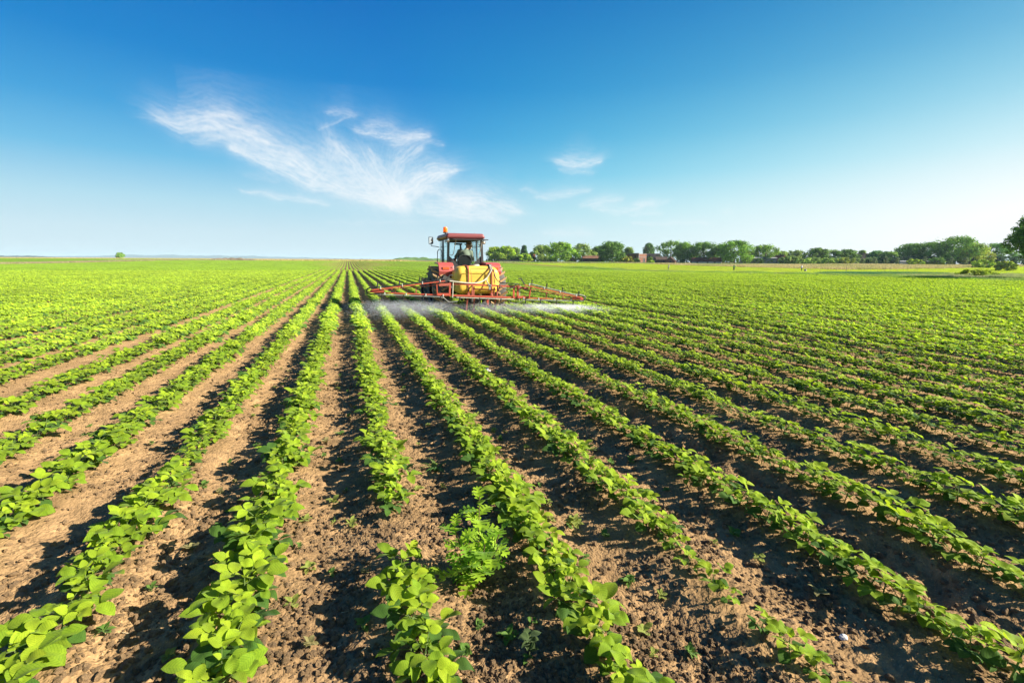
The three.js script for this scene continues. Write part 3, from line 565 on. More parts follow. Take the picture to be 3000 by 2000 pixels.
// ---------------------------------------------------------------- the sprayer on its three-point linkage
const sprayer = thing('boom_sprayer', 'yellow tank sprayer with wide red boom carried behind the tractor', 'sprayer', [TX + 0.05, 0, TZ + 1.25]);
{ // coordinates below are the tractor's; SP turns them into the sprayer's
  const off = V(-0.05, 0, -1.25), T = (x, y, z) => V(x, y, z).add(off), roll = -3 * D2R, BP = V(0.05, 0.6, 0);
  const Bm = (x, y, z) => { const dx = x - BP.x, dy = y - BP.y; return T(BP.x + dx * Math.cos(roll) - dy * Math.sin(roll), BP.y + dx * Math.sin(roll) + dy * Math.cos(roll), z); };
  const tank = new THREE.Group(); tank.name = 'tank'; sprayer.add(tank);
  {
    const g = denseBox(1.44, 0.86, 0.76, 0.2), p = g.attributes.position;
    for (let i = 0; i < p.count; i++) { const x = p.getX(i), y = p.getY(i), z = p.getZ(i), e = Math.abs(x) / 0.72; p.setY(i, y * (1 - 0.1 * Math.pow(e, 6)) - 0.05 * Math.pow(e, 4)); p.setX(i, x * (1 - 0.12 * Math.pow(clamp(-y / 0.43, 0, 1), 2) - 0.05 * Math.pow(clamp(y / 0.43, 0, 1), 2))); p.setZ(i, z * (1 - 0.06 * e * e)); }
    part('tank_shell', g.translate(0, 1.05, -0.3), M_YELLOW, tank);
    for (const x of [-0.27, 0.47]) part('tank_rib', box(0.1, 0.62, 0.03, x - 0.05, 1.05, 0.072, 0.012), M_YELLOW, tank);
    part('tank_lid', [new THREE.CylinderGeometry(0.145, 0.15, 0.05, 28).translate(-0.03, 1.5, -0.28), new THREE.CylinderGeometry(0.16, 0.17, 0.03, 28).translate(-0.03, 1.475, -0.28)], M_HOSE, tank);
    part('tank_valve', [rod(V(0.36, 1.46, -0.1), V(0.36, 1.53, -0.1), 0.05), rod(V(0.5, 1.44, -0.1), V(0.42, 1.52, -0.1), 0.03)], M_BLACK, tank);
  }
  for (const x of [-0.27, 0.47]) part('tank_band', [bar(T(x, 0.62, 1.32), T(x, 1.38, 1.33), 0.05, 0.03), bar(T(x, 1.38, 1.33), T(x, 1.475, 1.24), 0.05, 0.025), bar(T(x, 1.475, 1.24), T(x, 1.49, 0.7), 0.07, 0.02), bar(T(x, 0.62, 1.36), T(x, 0.58, 1.0), 0.075, 0.06)], M_BOOM_OLD, sprayer);
  part('wire_guard', [rod(T(-0.22, 1.40, 1.44), T(0.5, 1.38, 1.44), 0.007), rod(T(0.5, 1.38, 1.44), T(0.5, 0.95, 1.5), 0.012), rod(T(-0.22, 1.4, 1.44), T(-0.22, 0.95, 1.5), 0.008), rod(T(-0.22, 0.80, 1.62), T(0.5, 0.77, 1.62), 0.02)], M_BOOM_OLD, sprayer);
  part('carrier_frame', [bar(T(-0.45, 0.5, 0.9), T(0.5, 0.5, 0.9), 0.06), bar(T(-0.35, 0.55, 1.5), T(-0.35, 0.12, 1.35), 0.045), bar(T(-0.13, 0.55, 1.5), T(-0.13, 0.12, 1.35), 0.04), bar(T(0.55, 0.55, 1.5), T(0.55, 0.1, 1.35), 0.045), bar(T(-0.3, 0.55, 0.7), T(-0.3, 0.55, 1.6), 0.05), bar(T(0.45, 0.55, 0.7), T(0.45, 0.55, 1.6), 0.05)], M_BOOM_OLD, sprayer);
  part('foot_bar', [rod(T(0.08, 0.26, 1.3), T(0.34, 0.25, 1.32), 0.03), rod(T(0.34, 0.25, 1.32), T(0.52, 0.14, 1.32), 0.025), bar(T(0.34, 0.26, 1.3), T(0.34, 0.5, 1.3), 0.06)], M_BOOM, sprayer);
  part('pump', [rod(T(-0.12, 0.42, 1.0), T(0.18, 0.42, 1.0), 0.12, 0.12, 16), box(0.2, 0.2, 0.2).translate(...T(0.34, 0.42, 1.1).toArray())], M_DUSTY, sprayer);
  // centre of the boom
  const ZB1 = 1.75;
  part('boom_centre_bar', bar(Bm(-0.95, 0.92, ZB1), Bm(1.16, 0.92, ZB1), 0.045, 0.046), M_BOOM, sprayer);
  part('boom_centre_bar', bar(Bm(-0.95, 0.585, ZB1), Bm(1.16, 0.585, ZB1), 0.045, 0.046), M_BOOM, sprayer);
  for (const x of [-0.27, -0.20, 0.43, 0.51]) part('boom_upright', bar(Bm(x, 0.6, ZB1 - (x === -0.2 || x === 0.43 ? 0.08 : 0)), Bm(x, x === -0.2 || x === 0.43 ? 0.86 : 0.91, ZB1 - (x === -0.2 || x === 0.43 ? 0.08 : 0)), 0.035, 0.035), M_BOOM_OLD, sprayer);
  for (const x of [-0.95, 1.16, 1.03]) part('boom_upright', bar(Bm(x, 0.56, ZB1 + 0.02), Bm(x, 0.96, ZB1 + 0.02), 0.045, 0.05), M_BOOM, sprayer);
  part('hinge_pin', [rod(Bm(-0.87, 0.52, ZB1 + 0.05), Bm(-0.87, 1.0, ZB1 + 0.05), 0.018), rod(Bm(1.22, 0.5, ZB1 + 0.03), Bm(1.22, 0.97, ZB1 + 0.03), 0.014)], M_HOSE, sprayer);
  for (const s of [-1, 1]) {
    const arm = new THREE.Group(); arm.name = 'boom_arm'; sprayer.add(arm);
    const X = (d) => 0.1 + s * d, zA = ZB1 + 0.04, zU = ZB1 + 0.16, J = 1.06, E = 3.25;
    part('lower_bar', [bar(Bm(X(J), 0.585, zA), Bm(X(E + 0.08), 0.60, zA), 0.028, 0.03), bar(Bm(X(J), 0.61, zA), Bm(X(J + 0.35), 0.60, zA), 0.035, 0.07)], M_BOOM, arm);
    part('truss_bar', [bar(Bm(X(J), 0.9, zA), Bm(X(J + 0.32), 0.875, zA), 0.03, 0.075), bar(Bm(X(J + 0.3), 0.875, zA), Bm(X(E - 0.1), 0.64, zA), 0.02, 0.02)], M_BOOM_OLD, arm);
    part('upper_bar', [bar(Bm(X(1.22), s < 0 ? 1.0 : 0.985, zU), Bm(X(E - 0.03), 0.665, zU), 0.028, 0.032), bar(Bm(X(E - 0.35), 0.655, zU - 0.04), Bm(X(E + 0.02), 0.63, zU - 0.04), 0.03, 0.07)], M_BOOM, arm);
    const top = (d) => lerp(0.9, 0.62, clamp((d - J) / (E - J), 0, 1));
    part('brace', bar(Bm(X(1.42), 0.59, zA + 0.04), Bm(X(1.46), 0.98, zU - 0.05), 0.042, 0.03), M_BOOM, arm);
    for (const d of [2.02, 2.6]) part('brace', bar(Bm(X(d), 0.6, zA), Bm(X(d), top(d) - 0.0, zA), 0.035, 0.025), M_BOOM_OLD, arm);
    part('spray_line', [rod(Bm(X(1.3), 0.53, zA + 0.03), Bm(X(E - 0.15), 0.545, zA + 0.03), 0.016), hose([Bm(X(J - 0.25), 0.42, zA), Bm(X(J + 0.02), 0.4, zA), Bm(X(J + 0.16), 0.5, zA + 0.02), Bm(X(1.32), 0.53, zA + 0.03)], 0.014)], M_PIPE, arm);
    part('spray_hose', [rod(Bm(X(1.35), 1.035, zU + 0.01), Bm(X(E - 0.35), 0.755, zU + 0.01), 0.016), hose([Bm(X(E - 0.35), 0.755, zU + 0.01), Bm(X(E - 0.05), 0.745, zU), Bm(X(E + 0.1), 0.68, zU - 0.02), Bm(X(E + 0.08), 0.57, zA + 0.04), Bm(X(E - 0.15), 0.545, zA + 0.03)], 0.018)], s < 0 ? M_BLACK : M_PIPE, arm);
    for (const d of [1.25, 1.75, 2.3, 2.88]) {
      part('clip', box(0.03, 0.075, 0.05, 0, 0, 0, 0.008).translate(...Bm(X(d), 0.57, zA + 0.02).toArray()), M_WHITE, arm);
      part('nozzle', [rod(Bm(X(d + 0.07), 0.56, zA + 0.03), Bm(X(d + 0.07), 0.46, zA + 0.03), 0.022, 0.014), rod(Bm(X(d + 0.07), 0.47, zA + 0.03), Bm(X(d + 0.07), 0.43, zA + 0.03), 0.024, 0.02)], M_BLACK, arm);
      const yu = lerp(1.0, 0.665, (d + 0.1 - 1.22) / (E - 1.25));
      part('clip', box(0.03, 0.08, 0.05, 0, 0, 0, 0.008).translate(...Bm(X(d + 0.12), yu + 0.025, zU).toArray()), M_WHITE, arm);
      part('nozzle', [rod(Bm(X(d + 0.2), yu + 0.03, zU + 0.01), Bm(X(d + 0.2), yu + 0.14, zU + 0.01), 0.02, 0.016), rod(Bm(X(d + 0.2), yu + 0.13, zU + 0.01), Bm(X(d + 0.2), yu + 0.165, zU + 0.01), 0.02)], M_BLACK, arm);
    }
    part('boom_latch', [bar(Bm(X(1.22), 1.0, zU), Bm(X(1.08), 1.18, zU), 0.03, 0.03), bar(Bm(X(1.08), 1.18, zU), Bm(X(1.0), 1.16, zU), 0.03, 0.03)], M_DARK, arm);
  }
  part('nozzle_pipe', rod(Bm(-0.75, 0.53, ZB1 + 0.05), Bm(1.05, 0.53, ZB1 + 0.05), 0.014), M_HOSE, sprayer);
  for (const x of [-0.65, -0.05, 0.62]) part('nozzle', [rod(Bm(x, 0.54, ZB1 + 0.05), Bm(x, 0.43, ZB1 + 0.05), 0.022, 0.015)], M_BLACK, sprayer);
  part('feed_hose', hose([T(0.44, 1.5, 1.18), T(0.4, 1.36, 1.42), T(0.3, 1.18, 1.5), T(0.12, 1.04, 1.6), T(-0.12, 0.985, 1.72), T(-0.45, 0.99, 1.78), T(-0.7, 1.02, 1.8), T(-0.95, 1.05, 1.8)], 0.021, 40), M_HOSE, sprayer);
  part('feed_hose', hose([T(0.46, 1.5, 1.18), T(0.44, 1.38, 1.43), T(0.34, 1.24, 1.5), T(0.24, 1.1, 1.55), T(0.24, 1.0, 1.62), T(0.27, 0.93, 1.7)], 0.018, 32), M_HOSE, sprayer);
  part('feed_hose', hose([T(0.49, 1.49, 1.18), T(0.5, 1.3, 1.43), T(0.56, 1.1, 1.5), T(0.64, 0.99, 1.65), T(0.85, 0.97, 1.78), T(1.1, 0.945, 1.78), T(1.2, 0.94, 1.78)], 0.016, 36), M_DUSTY, sprayer);
  part('feed_hose', hose([T(0.55, 0.93, 1.8), T(0.66, 0.83, 1.83), T(0.82, 0.79, 1.84), T(0.98, 0.84, 1.83), T(1.1, 0.92, 1.8)], 0.013, 28), M_DUSTY, sprayer);
  part('section_valve', [box(0.05, 0.12, 0.06).translate(...Bm(0.24, 0.86, ZB1 + 0.06).toArray()), box(0.09, 0.06, 0.06).translate(...Bm(0.24, 0.92, ZB1 + 0.06).toArray())], M_STEEL, sprayer);
  part('boom_bracket', [bar(Bm(-1.15, 1.12, ZB1), Bm(-0.85, 0.98, ZB1), 0.07, 0.1), bar(Bm(-1.2, 0.98, ZB1), Bm(-0.9, 1.02, ZB1), 0.05, 0.06), rod(Bm(-1.28, 0.95, ZB1), Bm(-1.08, 1.06, ZB1), 0.05)], M_DUSTY, sprayer);
}
{ // fine spray: droplets falling in fans from the nozzles
  const drop = new THREE.TetrahedronGeometry(0.0029), fans = [0, 1, 2].map((k) => {
    const r = rngOf(600 + k), list = [], src = drop.attributes.position.array, N = 13000, P = new Float32Array(N * 36);
    for (let i = 0; i < N; i++) {
      const t = Math.pow(r(), 0.32), g = (r() + r() + r() - 1.5) * 0.95, x = g * (0.03 + 0.95 * t) - 0.1 * t * t, y = -0.9 * Math.pow(t, 0.8) * rr(0.25, 1.05, r), z = (r() + r() + r() - 1.5) * (0.03 + 0.9 * t) + 1.2 * t * t * r();
      for (let c = 0; c < 36; c += 3) { P[i * 36 + c] = src[c] + x; P[i * 36 + c + 1] = src[c + 1] + y; P[i * 36 + c + 2] = src[c + 2] + z; }
    }
    const g = new THREE.BufferGeometry(); g.setAttribute('position', new THREE.BufferAttribute(P, 3)); g.computeVertexNormals(); return g;
  });
  const mist = tag(new THREE.Group(), 'white spray mist falling from the boom onto the crop', null, null, 'stuff'); mist.name = 'spray_mist'; scene.add(mist);
  const m = new THREE.MeshStandardMaterial({ color: rgb(0.92, 0.93, 0.95), roughness: 1 });
  const xs = [-2.95, -2.37, -1.82, -1.3, -0.65, -0.05, 0.62, 1.42, 1.92, 2.47, 3.05];
  fans.forEach((g, k) => { const at = [...xs.filter((x) => x < -1 || x > 0.5), -0.05, 2.2, 3.15, 2.95, 2.6, 1.7, 2.9].filter((_, i) => i % 3 === k), im = new THREE.InstancedMesh(g, m, at.length), o = new THREE.Object3D(); at.forEach((x, i) => { o.position.set(TX + x, 0.46 - 0.052 * x, TZ + 1.83); o.scale.set(1, (0.46 - 0.052 * x - 0.12) / 0.9, 1); o.position.z += i % 2 ? 0.22 : -0.05; o.rotation.y = i % 2 ? 0 : 0.25; o.updateMatrix(); im.setMatrixAt(i, o.matrix); }); im.name = 'droplets'; im.userData.kind = 'stuff'; mist.add(im); });
}

// ---------------------------------------------------------------- people
function body(joints, bones, colorOf, cell = 0.014, blend = 0.03, squash) { // one continuous skin round tapered bones
  const lo = V(9, 9, 9), hi = V(-9, -9, -9), J = {}; for (const k in joints) { const [x, y, z, r] = joints[k]; J[k] = [V(x, y, z), r]; lo.min(V(x - r, y - r, z - r)); hi.max(V(x + r, y + r, z + r)); }
  const c = lo.clone().add(hi).multiplyScalar(0.5), half = Math.max(hi.x - lo.x, hi.y - lo.y, hi.z - lo.z) / 2 + 0.08, n = Math.min(110, Math.ceil((2 * half) / cell) + 2);
  const mc = new MarchingCubes(n, new THREE.MeshStandardMaterial(), false, false, 240000); mc.isolation = 0; mc.reset();
  const p = V(0, 0, 0), B = bones.map(([a, b]) => { const A = J[a], Q = J[b], d = Q[0].clone().sub(A[0]); return [A[0], d, d.lengthSq() || 1e-9, A[1], Q[1]]; });
  for (let k = 0; k < n; k++) for (let j = 0; j < n; j++) for (let i = 0; i < n; i++) {
    p.set((i / (n / 2) - 1) * half + c.x, (j / (n / 2) - 1) * half + c.y, (k / (n / 2) - 1) * half + c.z);
    let s = 1e3;
    for (const [A, d, l, r0, r1] of B) { const x = p.x - A.x, y = p.y - A.y, z = p.z - A.z, t = clamp((x * d.x + y * d.y + z * d.z) / l, 0, 1), e = Math.hypot(x - t * d.x, y - t * d.y, z - t * d.z) - (r0 + (r1 - r0) * t), h = Math.max(blend - Math.abs(s - e), 0) / blend; s = Math.min(s, e) - h * h * blend * 0.25; }
    mc.field[i + j * n + k * n * n] = -s;
  }
  mc.update();
  const m = mc.count, P = mc.positionArray.slice(0, m * 3), N = mc.normalArray.slice(0, m * 3), C = new Float32Array(m * 3);
  for (let i = 0; i < m; i++) { P[3 * i] = P[3 * i] * half + c.x; P[3 * i + 1] = P[3 * i + 1] * half + c.y; P[3 * i + 2] = P[3 * i + 2] * half + c.z; C.set(colorOf(P[3 * i], P[3 * i + 1], P[3 * i + 2], J), 3 * i); }
  const g = new THREE.BufferGeometry(); g.setAttribute('position', new THREE.BufferAttribute(P, 3)); g.setAttribute('normal', new THREE.BufferAttribute(N, 3)); g.setAttribute('color', new THREE.BufferAttribute(C, 3)); return g;
}
const M_BODY = new THREE.MeshStandardMaterial({ vertexColors: true, roughness: 0.9 });
const SKIN = [0.42, 0.22, 0.14];
const dist = (x, y, z, q) => Math.hypot(x - q.x, y - q.y, z - q.z);
function hand(J, wrist, dir, r) { // palm and five curled fingers as extra joints and bones
  const [w] = [V(...J[wrist])], b = []; const d = V(...dir).normalize(), s = V(-d.z, 0.1, d.x).normalize(), dn = V(0, -1, 0);
  const palm = w.clone().addScaledVector(d, 0.07); J[wrist + 'P'] = [...palm.toArray(), 0.032]; b.push([wrist, wrist + 'P']);
  for (let i = 0; i < 5; i++) {
    const thumb = i === 4, o = thumb ? -0.03 : (i - 1.5) * 0.02, L = [0.065, 0.075, 0.07, 0.055, 0.05][i], r0 = w.clone().addScaledVector(d, thumb ? 0.04 : 0.085).addScaledVector(s, o), r1 = r0.clone().addScaledVector(d, L * 0.55).addScaledVector(s, thumb ? -0.03 : 0).addScaledVector(dn, 0.012), r2 = r1.clone().addScaledVector(d, L * 0.15).addScaledVector(dn, 0.035);
    [r0, r1, r2].forEach((q, k) => (J[wrist + i + k] = [...q.toArray(), 0.0095 - 0.001 * k])); b.push([wrist + i + 0, wrist + i + 1], [wrist + i + 1, wrist + i + 2]);
  }
  return b;
}
{ // the driver: seated, leaning forward, face turned to the sunny side
  const d = thing('person', 'person in khaki shirt, brimmed hat and white face mask driving in the tractor cab', 'person', [TX + 0.14, 1.42, TZ - 0.98]);
  const J = { hipL: [-0.1, 0.08, 0.02, 0.115], hipR: [0.1, 0.08, 0.02, 0.115], waist: [0.03, 0.22, 0.0, 0.145], chest: [0.08, 0.42, -0.06, 0.15], shL: [-0.1, 0.53, -0.14, 0.075], shR: [0.27, 0.50, -0.06, 0.078], neck: [0.14, 0.6, -0.14, 0.058], neck2: [0.21, 0.66, -0.18, 0.052], head: [0.25, 0.72, -0.19, 0.088], crown: [0.235, 0.78, -0.185, 0.085], chin: [0.305, 0.665, -0.215, 0.04], nose: [0.345, 0.71, -0.225, 0.013], brow: [0.32, 0.735, -0.22, 0.035], earN: [0.235, 0.70, -0.10, 0.018],
    elL: [-0.2, 0.36, -0.3, 0.05], wrL: [-0.19, 0.27, -0.44, 0.034], elR: [0.38, 0.28, -0.14, 0.052], wrR: [0.26, 0.2, -0.36, 0.036], knL: [-0.16, 0.1, -0.46, 0.078], knR: [0.17, 0.1, -0.46, 0.078], anL: [-0.16, -0.24, -0.52, 0.05], anR: [0.17, -0.24, -0.52, 0.05], toL: [-0.17, -0.29, -0.68, 0.038], toR: [0.18, -0.29, -0.68, 0.038] };
  const bones = [['hipL', 'hipR'], ['hipL', 'waist'], ['hipR', 'waist'], ['waist', 'chest'], ['chest', 'shL'], ['chest', 'shR'], ['shL', 'shR'], ['chest', 'neck'], ['neck', 'neck2'], ['neck2', 'head'], ['head', 'crown'], ['head', 'chin'], ['head', 'brow'], ['brow', 'nose'], ['head', 'earN'], ['shL', 'elL'], ['elL', 'wrL'], ['shR', 'elR'], ['elR', 'wrR'], ['hipL', 'knL'], ['knL', 'anL'], ['anL', 'toL'], ['hipR', 'knR'], ['knR', 'anR'], ['anR', 'toR']];
  bones.push(...hand(J, 'wrL', [0.15, -0.1, -1]), ...hand(J, 'wrR', [-0.4, -0.1, -1]));
  part('body', body(J, bones, (x, y, z) => {
    const el = Math.min(dist(x, y, z, V(-0.2, 0.33, -0.36)), dist(x, y, z, V(-0.19, 0.26, -0.5)), dist(x, y, z, V(0.3, 0.22, -0.3)), dist(x, y, z, V(0.24, 0.19, -0.45)));
    if (y > 0.62 && (x > 0.14)) return SKIN; if (el < 0.1) return SKIN; if (y < 0.16) return y < -0.24 ? [0.05, 0.04, 0.035] : [0.07, 0.08, 0.11]; return [0.21, 0.205, 0.15];
  }, 0.013, 0.035), M_BODY, d);
  const hat = new THREE.LatheGeometry([[0, 0.13], [0.06, 0.128], [0.09, 0.11], [0.103, 0.05], [0.105, 0.015], [0.17, -0.005], [0.172, -0.012], [0.1, 0.0]].map(([a, b]) => new THREE.Vector2(a, b)), 28).rotateZ(-0.26).rotateX(-0.05).translate(0.25, 0.765, -0.19);
  const h = part('hat', hat, paint(0.32, 0.24, 0.13, 0.95), d);
  part('hat_band', new THREE.CylinderGeometry(0.107, 0.108, 0.03, 28, 1, true).translate(0, 0.03, 0).rotateZ(-0.26).rotateX(-0.05).translate(0.25, 0.765, -0.19), paint(0.06, 0.05, 0.04, 0.9), h);
  part('face_mask', new THREE.SphereGeometry(0.06, 16, 12).scale(0.75, 0.9, 0.9).translate(0.325, 0.68, -0.22), paint(0.82, 0.82, 0.8, 0.9), d);
}

// ---------------------------------------------------------------- trees
const leafCardMat = new THREE.MeshPhysicalMaterial({ vertexColors: true, side: THREE.DoubleSide, roughness: 0.95, transmission: 0.3, thickness: 0, specularIntensity: 0.3 });
const barkMat = new THREE.MeshStandardMaterial({ color: rgb(0.12, 0.09, 0.065), roughness: 1, map: grime });
function crownGeo(kind, h, w, tone, seed, n, leaf) {
  const r = rngOf(seed), P = [], C = [], y0 = kind === 'bush' ? 0.03 * h : 0.08 * h, blobs = [];
  const nb = kind === 'bush' ? 20 : kind === 'big' ? 48 : 36;
  for (let i = 0; i < nb; i++) {
    const t = (i + r()) / nb, y = y0 + (h - y0) * (0.1 + 0.82 * t), a = i * 2.4 + r() * 1.2;
    let env = kind === 'conifer' ? 1 - 0.85 * t : kind === 'oval' ? Math.sin(Math.PI * (0.14 + 0.78 * t)) : Math.sqrt(Math.max(0.06, 1 - Math.pow((t - 0.38) / 0.66, 2)));
    const size = (kind === 'airy' ? 0.18 : kind === 'conifer' ? 0.16 : 0.22) * Math.max(Math.min(w, h * 0.9), 0.4 * w) * rr(0.7, 1.25, r), rad = Math.max(0, 0.5 * w * env - size * 0.6) * Math.sqrt(rr(0.1, 1.1, r));
    blobs.push([Math.cos(a) * rad, clamp(y, size * 0.5, h - size * 0.7), Math.sin(a) * rad, size, rr(0.62, 1.3, r)]);
  }
  if (kind !== 'bush') blobs.push([rr(-0.1, 0.1, r) * w, h - 0.12 * h, rr(-0.1, 0.1, r) * w, 0.14 * h, 1.1]);
  const per = Math.ceil(n / blobs.length), a = V(0, 0, 0), b = V(0, 0, 0), nn = V(0, 0, 0);
  for (const [bx, by, bz, bs, k] of blobs) for (let i = 0; i < per; i++) {
    const th = r() * 6.283, cz = 2 * r() - 1, q = Math.sqrt(1 - cz * cz), d = bs * Math.pow(r(), 0.42) * (kind === 'airy' ? rr(0.6, 1.35, r) : rr(0.8, 1.12, r));
    const x = bx + Math.cos(th) * q * d * 1.15, y = by + cz * d * 0.78, z = bz + Math.sin(th) * q * d * 1.15; if (y < 0) continue;
    nn.set(Math.cos(th) * q + rr(-0.7, 0.7, r), cz + rr(-0.3, 0.9, r), Math.sin(th) * q + rr(-0.7, 0.7, r)).normalize();
    a.set(r() - 0.5, r() - 0.5, r() - 0.5).cross(nn).normalize().multiplyScalar(leaf * rr(0.6, 1.3, r)); b.crossVectors(nn, a).multiplyScalar(rr(0.45, 0.8, r));
    const v = [[x - a.x, y - a.y, z - a.z], [x + b.x, y + b.y, z + b.z], [x + a.x, y + a.y, z + a.z], [x - b.x, y - b.y, z - b.z]], f = k * rr(0.75, 1.25, r), warm = rr(0.85, 1.2, r);
    for (const o of [0, 1, 2, 0, 2, 3]) { P.push(...v[o]); C.push(tone[0] * f * warm, tone[1] * f, tone[2] * f); }
  }
  const g = new THREE.BufferGeometry(); g.setAttribute('position', new THREE.Float32BufferAttribute(P, 3)); g.setAttribute('color', new THREE.Float32BufferAttribute(C, 3)); g.computeVertexNormals(); return g;
}
function trunkGeo(h, w, seed, kind) {
  const r = rngOf(seed + 5000), list = [], R = 0.028 * h + 0.05, top = V(rr(-0.05, 0.05, r) * w, h * 0.55, rr(-0.05, 0.05, r) * w);
  if (kind === 'bush') { for (let i = 0; i < 4; i++) { const a = r() * 6.28; list.push(rod(V(0, -0.1, 0), V(Math.cos(a) * w * 0.2, h * 0.6, Math.sin(a) * w * 0.2), 0.05, 0.02, 5)); } return list; }
  list.push(rod(V(0, -0.2, 0), V(top.x * 0.5, h * 0.28, top.z * 0.5), R, R * 0.75, 8), rod(V(top.x * 0.5, h * 0.28, top.z * 0.5), top, R * 0.75, R * 0.4, 7), rod(top, V(top.x, h * 0.85, top.z), R * 0.4, R * 0.12, 5));
  for (let i = 0; i < 7; i++) { const a = i * 2.4 + r(), y = h * rr(0.26, 0.55, r), l = w * rr(0.22, 0.38, r), p = V(top.x * 0.6, y, top.z * 0.6), q = V(Math.cos(a) * l, y + h * rr(0.1, 0.25, r), Math.sin(a) * l); list.push(rod(p, q, R * 0.38, R * 0.12, 5)); }
  return list;
}
const GREENS = { round: [0.20, 0.35, 0.04], airy: [0.22, 0.35, 0.06], bush: [0.21, 0.35, 0.045], conifer: [0.06, 0.15, 0.045], big: [0.17, 0.32, 0.035], oval: [0.11, 0.22, 0.05] };
function tree(kind, x, z, h, w, label, o = {}) {
  const seed = Math.round(Math.abs(x * 13 + z * 7)), t = thing(o.name ?? (kind === 'bush' ? 'bush' : kind === 'conifer' ? 'conifer_tree' : 'tree'), label, kind === 'bush' ? 'bush' : 'tree', [x, groundY(x, z), z], seed % 6);
  const f = (o.tone ?? [1, 1, 1]), b = GREENS[kind], g = [b[0] * f[0], b[1] * f[1], b[2] * f[2]];
  part(kind === 'bush' ? 'stem' : 'trunk', trunkGeo(h, w, seed, kind), barkMat, t);
  part(kind === 'bush' ? 'foliage' : 'crown', crownGeo(kind, h * 1.08, w * (o.wide ?? 1.42), g, seed, o.n ?? (kind === 'bush' ? 1300 : kind === 'big' ? 7000 : kind === 'airy' ? 4200 : 5000), o.leaf ?? 0.34), leafCardMat, t);
  return t;
}
const PALE = [1.25, 1.15, 1.3], LIME = [1.6, 1.4, 0.8], DARK = [0.7, 0.75, 0.9], BLUE = [0.8, 0.95, 1.5], RUST = [1.5, 0.95, 0.8], YEL = [1.6, 1.25, 0.6];
